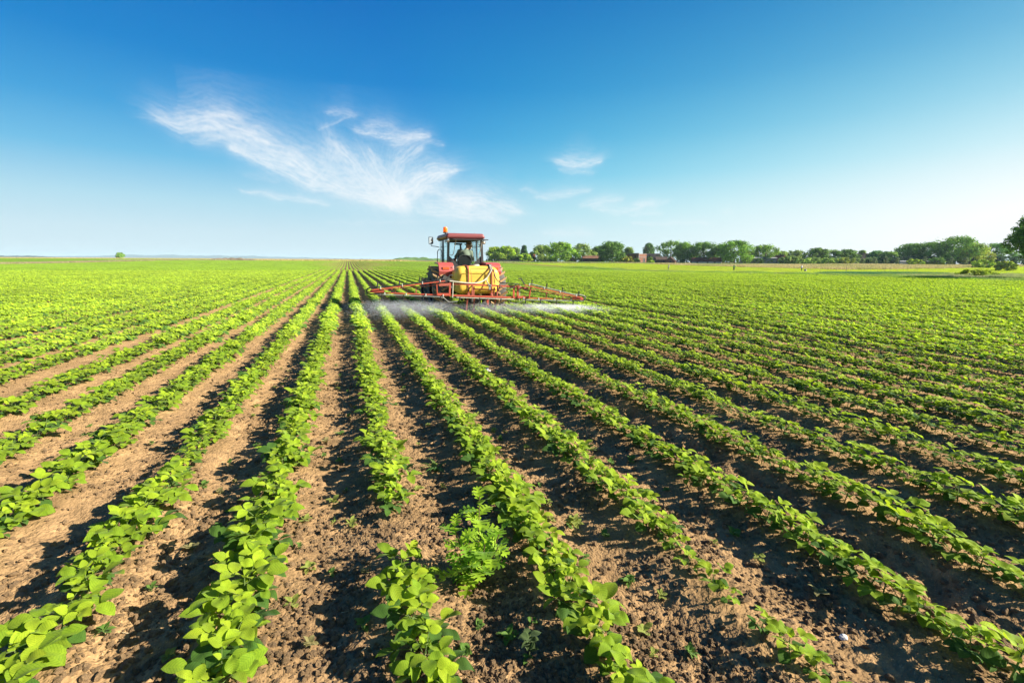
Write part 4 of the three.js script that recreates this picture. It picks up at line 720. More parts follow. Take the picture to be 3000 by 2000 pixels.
for (const [kind, x, z, h, w, label, tone] of [
  ['round', 72, -228, 7.5, 8.8, 'yellow green rounded tree showing closest beside the tractor cab', LIME],
  ['round', 76, -223, 7.7, 7.7, 'yellow green rounded tree second from the tractor cab', LIME],
  ['airy', 85, -234, 7.5, 5.5, 'dark loose tree in the gap beyond the two yellow green trees', DARK],
  ['bush', 79, -218, 3.4, 4.4, 'low dark green bush at the foot of the dark loose tree', DARK],
  ['conifer', 88, -228, 8.3, 5, 'dark pointed tree standing taller than its lime green neighbour'],
  ['round', 83, -214, 4.2, 5.8, 'small lime green tree in front of the dark pointed tree', LIME],
  ['airy', 93, -217, 8.4, 8.7, 'grey green airy tree between the two small red roofs', PALE],
  ['big', 92, -192, 8.8, 13.1, 'broadest dense green tree standing forward at the field edge', [1.3, 1.25, 0.9]],
  ['airy', 110, -205, 8.9, 9.8, 'thin crowned grey green tree behind the near end of the barn', PALE],
  ['round', 124, -213, 8.3, 7.5, 'dark rounded tree rising behind the far end of the barn', DARK],
  ['big', 116, -187, 9.4, 10.5, 'tall dark tree with uneven top beside the wooden barn', DARK],
  ['airy', 144, -216, 8.1, 4.8, 'small loose tree behind the white gabled house'],
  ['bush', 121, -182, 3, 5.3, 'rusty green bush in front of the unfinished brick house', RUST],
  ['bush', 124, -179, 2.1, 2.5, 'narrow grey green bush at the brick house corner', DARK],
  ['oval', 163, -224, 10.7, 5.5, 'lone oval tree standing above the long dark roof'],
  ['bush', 130, -177, 1.3, 2.5, 'small bright bush under the low dark roof', LIME],
  ['airy', 155, -195, 10.7, 12.5, 'wide feathery tree behind the two low brown sheds', [0.9, 1, 0.8]],
  ['airy', 158, -188, 9.8, 7.5, 'feathery tree between the brown sheds and the reddish roof', [0.9, 1, 0.8]],
  ['big', 163, -181, 9.9, 12, 'broad dark tree directly behind the reddish shed roof', DARK],
  ['airy', 176, -183, 9.2, 5.8, 'slim tree squeezed between two broad trees', [0.8, 0.9, 0.8]],
  ['big', 170, -168, 10.2, 12.1, 'broad sunlit tree beside the long grey building', [1.1, 1.15, 0.8]],
  ['round', 195, -174, 8.9, 10.9, 'bushy tree rising behind the long grey building'],
  ['bush', 187, -175, 4.7, 4, 'dark bush between broad sunlit tree and long grey building', DARK],
  ['airy', 216, -182, 6.3, 7.9, 'low pale tree right behind the red roofed house', PALE],
  ['airy', 221, -178, 6.8, 8.2, 'pale green tree second from the red roofed house', PALE],
  ['round', 229, -173, 7.9, 8.9, 'dark crowned tree above the pale orchard bushes', DARK],
  ['airy', 238, -172, 7.1, 9.3, 'pale low tree next to the dark crowned tree', PALE],
  ['round', 240, -165, 7.2, 8.7, 'dark green low tree beside the brown roof', DARK],
  ['airy', 266, -175, 7.3, 3.8, 'little tree poking up behind the brown roof ridge'],
  ['round', 246, -155, 6.5, 5.7, 'small pointed tree on the shed side of the brown roof', BLUE],
  ['round', 237, -144, 5.8, 7.3, 'leafy tree with forked trunk behind the bean stakes'],
  ['bush', 238, -140, 3.7, 6.2, 'dense grey green orchard bush between forked tree and white shed', BLUE],
  ['big', 250, -142, 9.5, 10.3, 'dark layered tree rising straight behind the white shed'],
  ['big', 249, -134, 9.7, 12.1, 'wide layered tree with dark foot next to the tallest tree'],
  ['big', 252, -126, 11.9, 12.6, 'tallest tree of the wood, with pale and dark layers', [1.1, 1.1, 1.1]],
  ['airy', 256, -123, 9, 10.4, 'yellowish tree leaning against the tallest tree', [1.7, 1.35, 0.9]],
  ['round', 288, -129, 9.8, 13.2, 'blue green rounded tree at the end of the wood', BLUE],
  ['bush', 226, -119, 3.2, 6.1, 'rounded dark shrub in front of the wide layered tree', DARK],
  ['bush', 214, -120, 2.4, 4.4, 'light green shrub in front of the white shed', LIME],
  ['bush', 198, -91, 2.6, 5.2, 'sunlit yellow green thicket in front of the blue green tree', LIME],
  ['bush', 164, -71, 2.4, 3.2, 'bright yellow thicket showing under the big leaning tree', YEL],
  ['airy', 189, -154, 3.4, 7.7, 'pale orchard bush standing closest to the red roofed house', PALE],
  ['bush', 197, -151, 2.8, 8, 'pale orchard bush below the dark crowned tree', PALE],
  ['bush', 203, -147, 2.8, 7.6, 'pale orchard bush below the pale low tree', PALE],
  ['bush', 206, -142, 3, 6.6, 'olive orchard bush below the brown roof', [1.3, 1, 0.9]],
  ['round', -233.5, -619, 6.4, 6.4, 'lone round tree on the skyline of the flat fields', [1, 1.1, 0.8]],
  ['bush', 72, -34, 1.0, 2.4, 'low yellow flowering bush under the big tree', YEL],
  ['bush', 79, -36, 0.9, 2.2, 'flat sunlit yellow bush along the meadow', YEL],
]) tree(kind, x, z, h, w, label, { tone, n: kind === 'bush' && h > 3.5 ? 1100 : undefined, leaf: z > -50 && x < 100 ? 0.14 : undefined });
{ // the wood's shaded lower storey, one mass
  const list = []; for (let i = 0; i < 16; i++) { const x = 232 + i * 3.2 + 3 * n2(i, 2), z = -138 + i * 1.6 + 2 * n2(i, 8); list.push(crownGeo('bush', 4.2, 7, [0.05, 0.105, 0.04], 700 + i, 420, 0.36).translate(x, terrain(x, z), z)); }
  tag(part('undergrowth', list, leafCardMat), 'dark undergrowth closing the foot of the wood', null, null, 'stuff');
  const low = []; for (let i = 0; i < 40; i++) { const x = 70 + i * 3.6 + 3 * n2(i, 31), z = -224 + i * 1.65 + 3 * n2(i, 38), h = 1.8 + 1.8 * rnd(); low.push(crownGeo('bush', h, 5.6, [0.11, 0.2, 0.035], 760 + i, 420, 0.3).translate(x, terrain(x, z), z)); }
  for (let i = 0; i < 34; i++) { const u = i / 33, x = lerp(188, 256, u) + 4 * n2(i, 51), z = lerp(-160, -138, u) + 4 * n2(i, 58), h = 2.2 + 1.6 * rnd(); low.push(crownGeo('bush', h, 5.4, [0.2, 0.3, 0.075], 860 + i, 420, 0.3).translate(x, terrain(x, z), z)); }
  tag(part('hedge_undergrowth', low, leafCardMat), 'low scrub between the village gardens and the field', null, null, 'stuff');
}
{ // the big tree that leans in at the edge of the picture
  const x = 66.6, z = -26.6, t = thing('tree', 'large dark tree reaching in at the picture edge over the grass strip', 'tree', [x, groundY(x, z), z]);
  const h = 6.6, r = rngOf(77), list = [rod(V(0, -0.2, 0), V(-0.25, 1.2, 0.1), 0.24, 0.17, 10), rod(V(-0.25, 1.2, 0.1), V(0.2, 3.2, 0.3), 0.17, 0.11, 8), rod(V(0.2, 3.2, 0.3), V(0.3, 6, 0.4), 0.11, 0.03, 6)], geos = [], tips = [[-1.7, 3.3, -0.2, 0.9], [-2.1, 4.2, 0.3, 0.62], [-1.3, 5.0, 0.1, 0.8], [-0.6, 5.9, 0.2, 0.6], [-1.2, 2.3, 0.2, 0.75], [-2.35, 5.05, 0, 0.35], [-0.4, 4, 0, 1.2], [0.9, 4.6, 0.2, 1.2], [0.8, 3, 0.4, 1.2], [1.6, 5.5, 0, 1.1], [1.9, 3.8, -0.5, 1.2], [0.3, 5.6, 1, 1], [0.2, 4.4, -1.4, 1.1], [0.4, 3.2, 1.5, 1.1], [-0.8, 3, 1.3, 0.9], [-0.9, 3.1, -1.4, 0.9], [-1.8, 1.9, 0.4, 0.4]];
  const tr = t.matrixWorld; t.rotation.y = 1.15;
  for (const [tx, ty, tz, s] of tips) { list.push(rod(V(0.0, Math.max(1.1, ty * 0.55), 0.15), V(tx, ty, tz), 0.06, 0.015, 5)); geos.push(crownGeo('bush', s * 2.0, s * 1.75, [0.12, 0.24, 0.035], 4000 + Math.round(tx * 50 + ty * 9), Math.round(1100 * s), 0.11).translate(tx, ty - s * 0.9, tz)); }
  part('trunk', list, barkMat, t); part('crown', geos, leafCardMat, t);
}

// ---------------------------------------------------------------- village
const WALLS = { brick: [0.36, 0.16, 0.10], oldbrick: [0.27, 0.15, 0.10], plaster: [0.62, 0.60, 0.55], white: [0.75, 0.75, 0.73], grey: [0.33, 0.34, 0.33], wood: [0.085, 0.075, 0.065], brown: [0.12, 0.085, 0.06] };
const ROOFS = { red: [0.30, 0.08, 0.045], rust: [0.28, 0.13, 0.07], brown: [0.12, 0.07, 0.05], dark: [0.055, 0.045, 0.042], grey: [0.4, 0.42, 0.43] };
const wallTex = noiseTex(128, (u, v) => { const k = 0.8 + 0.2 * tfbm(u, v, 5, 4, 70) - (v % 0.125 < 0.02 ? 0.06 : 0); return [k, k, k]; });
const dullMats = new Map();
const dull = (c) => { const key = c.join(); if (!dullMats.has(key)) dullMats.set(key, new THREE.MeshStandardMaterial({ color: rgb(...c), roughness: 0.95, map: wallTex })); return dullMats.get(key); };
function house(name, label, cat, x, z, w, d, eave, ridge, wall, roof, o = {}) { // the long side faces the field; gable: ridge runs towards the field
  const t = thing(name, label, cat, [x, groundY(x, z) - 0.02, z], o.turn ?? -34 * D2R), th = 0.14, ov = 0.3;
  const rise = ridge - eave, s = new THREE.Shape();
  if (o.flat) { part('wall', [box(w, eave, d, 0, eave / 2, 0)], dull(WALLS[wall]), t); }
  else if (o.gable) { s.moveTo(-w / 2, 0); s.lineTo(w / 2, 0); s.lineTo(w / 2, eave); s.lineTo(0, ridge - 0.05); s.lineTo(-w / 2, eave); part('wall', new THREE.ExtrudeGeometry(s, { depth: d, bevelEnabled: false }).translate(0, 0, -d / 2), dull(WALLS[wall]), t); }
  else { s.moveTo(-d / 2, 0); s.lineTo(d / 2, 0); s.lineTo(d / 2, eave); s.lineTo(o.lean ? -d / 2 : 0, ridge - 0.05); s.lineTo(-d / 2, o.lean ? ridge - 0.05 : eave); part('wall', new THREE.ExtrudeGeometry(s, { depth: w, bevelEnabled: false }).translate(0, 0, -w / 2).rotateY(-Math.PI / 2).rotateY(Math.PI), dull(WALLS[wall]), t); }
  const slab = (a, b, len, turn) => { const L = Math.hypot(b[0] - a[0], b[1] - a[1]); return box(L, th, len, 0, th / 2, 0).rotateZ(Math.atan2(b[1] - a[1], b[0] - a[0])).translate((a[0] + b[0]) / 2, (a[1] + b[1]) / 2, 0).rotateY(turn); };
  if (!o.flat) {
    const span = (o.gable ? w : d) / 2 + ov, len = (o.gable ? d : w) + 2 * ov, turn = o.gable ? 0 : -Math.PI / 2, drop = (rise * ov) / ((o.gable ? w : d) / 2);
    const g = o.lean ? [slab([-span, ridge + 0.02 + drop * 0.5], [span, eave - drop * 0.5], len, turn)] : [slab([-span, eave - drop], [0, ridge], len, turn), slab([0, ridge], [span, eave - drop], len, turn)];
    if (o.lean) g.forEach((q) => q.rotateY(Math.PI));
    g.forEach((q) => part('roof', q, dull(ROOFS[roof]), t));
    if (o.chimney) part('chimney', box(0.5, 1.0, 0.5, w * 0.15, ridge + 0.25, 0), dull(WALLS.brick), t);
  }
  for (const [kind, u, v, ww, hh, face = 'front'] of o.holes ?? []) { // openings: frame proud of the wall, dark pane set in it
    const g = new THREE.Group(); g.name = kind; t.add(g);
    if (face === 'front') g.position.set(u, v, d / 2); else { g.position.set(w / 2 * (face === 'side' ? -1 : 1), v, u); g.rotation.y = face === 'side' ? -Math.PI / 2 : Math.PI / 2; }
    part('frame', [box(ww, 0.08, 0.08, 0, hh / 2, 0.02), box(ww, 0.08, 0.1, 0, -hh / 2, 0.02), box(0.08, hh - 0.08, 0.08, -ww / 2, 0, 0.02), box(0.08, hh - 0.08, 0.08, ww / 2, 0, 0.02)], dull(o.frame ?? WALLS.grey), g);
    part(kind === 'door' ? 'door_leaf' : 'pane', box(ww - 0.08, hh - 0.08, 0.03, 0, 0, 0.012), M_BLACK, g);
  }
  return t;
}
house('house', 'small house with red roof beside the dark pointed tree', 'house', 91.4, -226.3, 3.6, 6, 3.0, 4.6, 'plaster', 'red', { turn: -20 * D2R, holes: [['window', 0, 1.6, 0.9, 1]] });
house('house', 'low red gabled house half hidden beside the broadest tree', 'house', 97.3, -219.9, 4.6, 6, 1.8, 3.6, 'oldbrick', 'red', { gable: true, turn: -22 * D2R, holes: [['window', 0, 1.2, 0.7, 0.8]] });
house('house', 'grey brick gable showing between broadest tree and wooden barn', 'house', 101.7, -201.1, 5, 7, 1.1, 3.0, 'oldbrick', 'brown', { gable: true, turn: -24 * D2R, holes: [['door', 0.4, 0.8, 0.8, 1.5]] });
{
  const b = house('barn', 'dark wooden barn with rusty tiled roof at the field edge', 'barn', 112.8, -199.3, 9.3, 4.5, 2.3, 3.5, 'wood', 'rust', { turn: -28 * D2R, holes: [['door', 1.6, 0.9, 1.8, 1.8]] });
  for (let i = 0; i < 13; i++) part('plank', box(0.62, 2.1, 0.05, -4.3 + i * 0.715, 1.15, 2.28), dull([0.075 + 0.03 * rnd(), 0.068 + 0.02 * rnd(), 0.06]), b).visible = Math.abs(-4.3 + i * 0.715 - 1.6) > 1.2;
}
house('house', 'white gabled house rising behind the brick house', 'house', 133.2, -206, 5, 8, 3.8, 6.4, 'white', 'brown', { gable: true, turn: -30 * D2R, holes: [['window', 0, 3.9, 0.8, 0.9]] });
{
  const t = house('brick_house', 'unfinished red brick house without roof, with tall dark openings', 'house', 128.5, -185.6, 5.2, 7.2, 4.2, 4.2, 'brick', 'grey', { flat: true, turn: 12 * D2R, holes: [['door', 1.1, 1.2, 1.1, 2.4]] });
  t.children[0].material = dull(WALLS.brick);
  part('parapet', [box(0.35, 0.55, 7.2, -2.43, 4.475, 0), box(4.85, 0.25, 0.3, 0.175, 4.325, 3.45)], dull([0.42, 0.33, 0.27]), t);
  part('concrete_band', box(5.26, 0.22, 0.06, 0, 2.95, 3.6), dull(WALLS.grey), t);
  part('concrete_column', box(0.3, 4.2, 0.06, -2.4, 2.1, 3.61), dull(WALLS.grey), t);
  for (const u of [-1.9, 1.5]) { const g = new THREE.Group(); g.name = 'window'; g.position.set(-2.6, 3.1, u); g.rotation.y = -Math.PI / 2; t.add(g); part('pane', box(0.75, 1.7, 0.05, 0, 0, 0.0), M_BLACK, g); part('frame', box(0.95, 0.12, 0.1, 0, 0.92, 0.02), dull(WALLS.grey), g); }
}
house('house', 'long dark roofed house with white wall beside the brick house', 'house', 151, -205.1, 8.4, 6, 2.6, 5.0, 'white', 'dark', { turn: -32 * D2R, holes: [['window', -2, 1.4, 0.9, 1]] });
house('shed', 'brown wooden shed with dark roof, first past the brick house', 'shed', 144.3, -188.1, 5, 4, 1.9, 3.2, 'brown', 'brown', { turn: -30 * D2R, holes: [['door', 0.9, 0.85, 0.9, 1.5]] });
house('shed', 'low brown shed with gable end facing the standing worker', 'shed', 146.2, -183.1, 4.4, 4.6, 1.2, 3.0, 'oldbrick', 'brown', { gable: true, turn: -50 * D2R, holes: [['window', 0.2, 0.9, 0.9, 0.7]] });
house('shed', 'long low shed with reddish sloping roof under the broad dark tree', 'shed', 160.5, -175.8, 12.6, 5, 1.3, 2.8, 'plaster', 'red', { turn: -38 * D2R, holes: [['window', -4, 0.7, 0.8, 0.6], ['window', 0.5, 0.7, 0.8, 0.6], ['window', 3.6, 0.7, 0.8, 0.6]] });
house('house', 'house whose reddish roof shows above the grey building', 'house', 205.3, -191.1, 5.4, 6, 4, 6.4, 'plaster', 'rust', { turn: -42 * D2R, chimney: true, holes: [['window', 0, 3, 0.9, 0.9]] });
house('shed', 'long grey concrete building with pale end wall', 'building', 188.8, -172.2, 14.8, 6, 2.8, 3.3, 'grey', 'grey', { turn: -30 * D2R, holes: [['window', -5, 1.5, 1, 0.8], ['window', -1.5, 1.5, 1, 0.8], ['window', 2, 1.5, 1, 0.8], ['window', 5.4, 1.5, 1, 0.8]] });
house('house', 'house with steep red roof next to the grey building', 'house', 196.2, -167.4, 4.6, 5, 1.7, 4.3, 'plaster', 'red', { turn: -62 * D2R, gable: false, holes: [['window', 0, 1, 0.8, 0.8]] });
house('house', 'house with brown roof and chimney above the orchard', 'house', 260.4, -171.5, 7.2, 6, 3.3, 5.8, 'white', 'brown', { turn: -52 * D2R, chimney: true, holes: [['window', 1.5, 2, 0.9, 0.9]] });
house('shed', 'low white shed with flat pale roof behind the bean stakes', 'shed', 231.2, -129.1, 10.9, 4, 1.5, 1.8, 'white', 'grey', { turn: -50 * D2R, lean: false, holes: [['door', 2.6, 0.7, 1.2, 1.3], ['window', -2, 0.9, 0.9, 0.5]] });
{
  const p = thing('utility_pole', 'thin wooden pole above the brick house', 'pole', [140, groundY(140, -195), -195]);
  part('pole_shaft', rod(V(0, 0, 0), V(0, 8.2, 0), 0.11, 0.08, 8), dull(WALLS.brown), p); part('crossarm', bar(V(-0.8, 7.8, 0), V(0.8, 7.8, 0), 0.1), dull(WALLS.brown), p);
}
{ // a low fence along the village gardens
  const f = thing('wooden_fence', 'grey board fence below the yellow green trees beside the tractor', 'fence', [76, groundY(76, -214), -214], -22 * D2R);
  for (let i = 0; i < 24; i++) part('fence_board', box(0.42, 1.25 + 0.1 * rnd(), 0.04, -6 + i * 0.5, 0.62, 0), dull([0.17 + 0.06 * rnd(), 0.17, 0.17]), f);
  for (const y of [0.3, 0.95]) part('rail', box(12.2, 0.08, 0.06, -0.2, y, -0.06), dull(WALLS.grey), f);
}

// ---------------------------------------------------------------- grass, wheat, verges
const bladeMat = new THREE.MeshPhysicalMaterial({ vertexColors: true, side: THREE.DoubleSide, roughness: 0.95, transmission: 0.3, thickness: 0, specularIntensity: 0.3 });
function bladeGeo(seed, size, n, h, w) { // a square of blades
  const r = rngOf(seed), P = [], C = [];
  for (let i = 0; i < n; i++) {
    const x = rr(-size / 2, size / 2, r), z = rr(-size / 2, size / 2, r), a = r() * 6.283, l = h * rr(0.5, 1.2, r), bx = rr(-0.4, 0.4, r) * l, bz = rr(-0.4, 0.4, r) * l, dx = Math.cos(a) * w, dz = Math.sin(a) * w, k = rr(0.7, 1.25, r), m = [x + bx * 0.4, l * 0.62, z + bz * 0.4];
    const A = [x - dx, 0, z - dz], B = [x + dx, 0, z + dz], Mq = [m[0] + dx * 0.8, m[1], m[2] + dz * 0.8], Mp = [m[0] - dx * 0.8, m[1], m[2] - dz * 0.8], T = [x + bx, l, z + bz];
    P.push(...A, ...B, ...Mq, ...A, ...Mq, ...Mp, ...Mp, ...Mq, ...T); for (let c = 0; c < 9; c++) C.push(k, k, k);
  }
  const g = new THREE.BufferGeometry(); g.setAttribute('position', new THREE.Float32BufferAttribute(P, 3)); g.setAttribute('color', new THREE.Float32BufferAttribute(C, 3)); g.computeVertexNormals(); return g;
}
const SWARD = [0, 1, 2].map((k) => bladeGeo(40 + k, 1.6, 420, 1, 0.016)), SWARD_FAR = [0, 1].map((k) => bladeGeo(50 + k, 4, 420, 1, 0.05));
function sward(name, label, spots, geos) { // spots: [x, z, height, [r, g, b]]
  const root = tag(new THREE.Group(), label, null, null, 'stuff'); root.name = name; scene.add(root); const o = new THREE.Object3D();
  geos.forEach((g, k) => { const list = spots.filter((_, i) => i % geos.length === k); if (!list.length) return; const im = new THREE.InstancedMesh(g, bladeMat, list.length); list.forEach(([x, z, h, c], i) => { o.position.set(x, terrain(x, z), z); o.rotation.y = (i * 1.57) % 6.28; o.scale.set(1, h, 1); o.updateMatrix(); im.setMatrixAt(i, o.matrix); im.setColorAt(i, rgb(...c)); }); im.name = 'blades'; im.userData.kind = 'stuff'; im.castShadow = im.receiveShadow = true; root.add(im); });
}
const fill = (x0, x1, z0, z1, step, f, out = []) => { for (let x = x0; x < x1; x += step) for (let z = z0; z > z1; z -= step) { const px = x + rr(-0.3, 0.3) * step, pz = z + rr(-0.3, 0.3) * step; if (!inView(px, pz, 56)) continue; const s = f(px, pz); if (s) out.push([px, pz, ...s]); } return out; };
const mixc = (a, b, t) => a.map((v, i) => lerp(v, b[i], t));
sward('grass_strip', 'green grass strip along the edge of the soybean field', fill(57.8, 61.2, -8, -120, 1.1, (x, z) => [0.42 + 0.2 * n2(z * 0.15, 3) , mixc([0.27, 0.45, 0.05], [0.36, 0.40, 0.14], clamp(0.35 + 0.5 * n2(x * 0.4, z * 0.2), 0, 1))]), SWARD);
sward('meadow', 'pale seeding grass between the grass strip and the wheat', fill(61.5, 150, -9, -56, 1.5, (x, z) => (!inMeadow(x, z) ? null : [0.38 + 0.16 * n2(x * 0.2, z * 0.2), mixc([0.42, 0.44, 0.2], [0.30, 0.44, 0.07], clamp(0.35 + 0.8 * n2b(x * 0.07, z * 0.12), 0, 1))])), SWARD);
sward('dark_bean_plot', 'short plot of dark green beans beyond the grass strip', fill(63, 80, -41, -47, 0.8, () => [0.5, [0.09, 0.24, 0.10]]), SWARD);
sward('wheat_field', 'golden strip of ripening wheat in front of the orchard', fill(112, 260, -40, -215, 3, (x, z) => depthOf(x, z) < wheatEdge(x) || depthOf(x, z) > wheatEdge(x) + 42 ? null : [0.55 + 0.15 * n2(x * 0.1, z * 0.06), mixc([0.56, 0.48, 0.22], [0.33, 0.38, 0.09], clamp(0.15 + 0.7 * n2(x * 0.05 + 3, z * 0.05), 0, 1))]), SWARD_FAR);
sward('village_verge', 'rough dry grass in front of the village gardens', fill(60, 150, -168, -252, 3.4, (x, z) => { const q = x * 0.336 - z * 0.942; return q > 186 && q < 226 && x * 0.942 + z * 0.336 < 60 ? [0.5 + 0.25 * n2(x * 0.1, z * 0.1), mixc([0.36, 0.34, 0.16], [0.22, 0.36, 0.07], clamp(0.5 + 0.8 * n2(x * 0.06, z * 0.06), 0, 1))] : null; }), SWARD_FAR);
sward('orchard_grass', 'tall dry grass under the orchard and the wood', fill(130, 290, -60, -215, 4, (x, z) => depthOf(x, z) < wheatEdge(x) + 42 || depthOf(x, z) > 225 ? null : [0.35, mixc([0.40, 0.42, 0.2], [0.22, 0.34, 0.09], clamp(0.5 + 0.8 * n2(x * 0.04, z * 0.05), 0, 1))]), SWARD_FAR);
sward('dry_verge', 'pale dry verge between the soybeans and the darker crop', (() => { const out = []; for (let i = 0; i < 260; i++) { const z = -70 - i, x0 = -104 + (-z - 90) * 0.19; for (let j = 0; j < 3; j++) if (inView(x0, z, 54)) out.push([x0 + j * 2.2 + rr(-1, 1), z + rr(-0.5, 0.5), 0.4 + 0.2 * rnd(), mixc([0.36, 0.30, 0.17], [0.25, 0.32, 0.09], clamp(0.25 + 0.6 * n2(i * 0.07, j), 0, 1))]); } return out; })(), SWARD_FAR);
sward('far_wheat', 'pale gold wheat on the skyline beyond the crops', fill(-560, 40, -268, -560, 9, (x, z) => ((x < -60 ? z > -425 : z > -290) ? null : [0.75, [0.46, 0.38, 0.15]])), [0, 1].map((k) => bladeGeo(60 + k, 10, 420, 1, 0.12)));

// bean stakes and orchard whips
{
  const at = Array.from({ length: 34 }, (_, i) => [78 + (16 * i) / 33 + rr(-2, 2), -57 + (5 * i) / 33 + rr(-2, 2)]).sort((p, q) => p[0] / -p[1] - q[0] / -q[1]);
  at.forEach(([x, z], i) => {
    const s = thing('bean_stake', `${ordinal(i + 1)} thin bean stake from the village end of the bright bean field`, 'stake', [x, terrain(x, z) - 0.02, z], 0, 'bean stakes in the bright bean field');
    part('stake_shaft', rod(V(0, 0, 0), V(rr(-0.06, 0.06), rr(1.6, 2.1), rr(-0.06, 0.06)), 0.013, 0.01, 6), dull([0.42, 0.37, 0.28]), s);
  });
}
for (let i = 0; i < 9; i++) {
  const x = 206 + i * 3.1 + rr(-0.8, 0.8), z = -136 + i * 2.9 + rr(-0.8, 0.8);
  const t = thing('orchard_tree', `slender young orchard tree, ${ordinal(i + 1)} from the olive bush end`, 'tree', [x, groundY(x, z), z]);
  part('trunk', trunkGeo(3.4, 1.6, i * 3, 'round'), barkMat, t); part('crown', crownGeo('airy', rr(3, 3.9), 2.1, [0.15, 0.21, 0.08], 5200 + i, 260, 0.2), leafCardMat, t);
}

// ---------------------------------------------------------------- far mounds and hills
{
  const moundGeo = (w, d, h, seed) => { const g = new THREE.PlaneGeometry(w, d, 48, 20).rotateX(-Math.PI / 2), p = g.attributes.position; for (let i = 0; i < p.count; i++) { const x = p.getX(i) / (w / 2), z = p.getZ(i) / (d / 2), e = Math.max(0, 1 - x * x) * Math.max(0, 1 - z * z); p.setY(i, h * Math.pow(e, 0.7) * (0.75 + 0.35 * n2(x * 2.4 + seed, z * 2)) - 0.3); } g.computeVertexNormals(); return g; };
  const a = part('earth_mound', moundGeo(28, 9, 2.0, 3), dull([0.26, 0.2, 0.11])); a.position.set(-59.5, terrain(-59.5, -291), -291); tag(a, 'low mound of dry earth on the far field edge', 'mound');
  const b = part('grass_mound', moundGeo(60, 30, 3.6, 9), dull([0.12, 0.24, 0.05])); b.position.set(62, terrain(62, -430), -440); tag(b, 'grassy green mound on the skyline close beside the tractor', 'mound');
}
function ridge(name, label, az0, az1, dist, prof, color, n = 220) { // a long hill with a rounded back
  const P = [], I = [], rows = 7;
  for (let i = 0; i <= n; i++) { const u = i / n, az = lerp(az0, az1, u) * D2R; for (let j = 0; j < rows; j++) { const t = j / (rows - 1), d = dist * (1 + 0.16 * t), h = -6 + (prof(u, lerp(az0, az1, u)) + 6) * Math.sin(Math.PI * t) * (1 + 0.05 * n2(u * 60, t * 3)); P.push(d * Math.sin(az), h, -d * Math.cos(az)); } }
  for (let i = 0; i < n; i++) for (let j = 0; j < rows - 1; j++) { const a = i * rows + j, b = a + 1, c = a + rows, d = c + 1; I.push(a, c, b, b, c, d); }
  const g = new THREE.BufferGeometry(); g.setAttribute('position', new THREE.Float32BufferAttribute(P, 3)); g.setIndex(I); g.computeVertexNormals();
  tag(part(name, g, dull(color)), label, null, null, 'structure');
}
ridge('far_hills', 'pale blue hills on the horizon', -34, 8, 6200, (u, az) => 3 + (40 + 7 * n2(az * 0.35, 1) + 2.5 * n2(az * 1.3, 5)) * (1 - ss(-12, 8, az)) * (0.35 + 0.65 * ss(-26, -18, az)) + 12 * (1 - ss(2, 8, az)), [0.10, 0.15, 0.11]);
ridge('near_hills', 'wooded bluish ridge on the horizon', -40, -20.5, 2600, (u, az) => (14 + 1.3 * n2(az * 1.2, 3) + 1.0 * n2(az * 7, 8)) * (1 - ss(-27, -20.5, az)) * (0.55 + 0.45 * (1 - ss(-27, -22, az))), [0.05, 0.10, 0.05]);
{
  const list = []; for (let i = 0; i < 60; i++) { const az = (-1.5 + i * 0.16) * D2R, d = 1500 + 300 * n2(i, 4), x = d * Math.sin(az), z = -d * Math.cos(az); list.push(crownGeo('bush', 3 + 3 * rnd(), 12, [0.08, 0.13, 0.05], 9000 + i, 60, 0.9).translate(x, terrain(x, z), z)); }
  tag(part('far_treeline', list, leafCardMat), 'distant line of trees on the horizon over the field end', null, null, 'stuff');
}

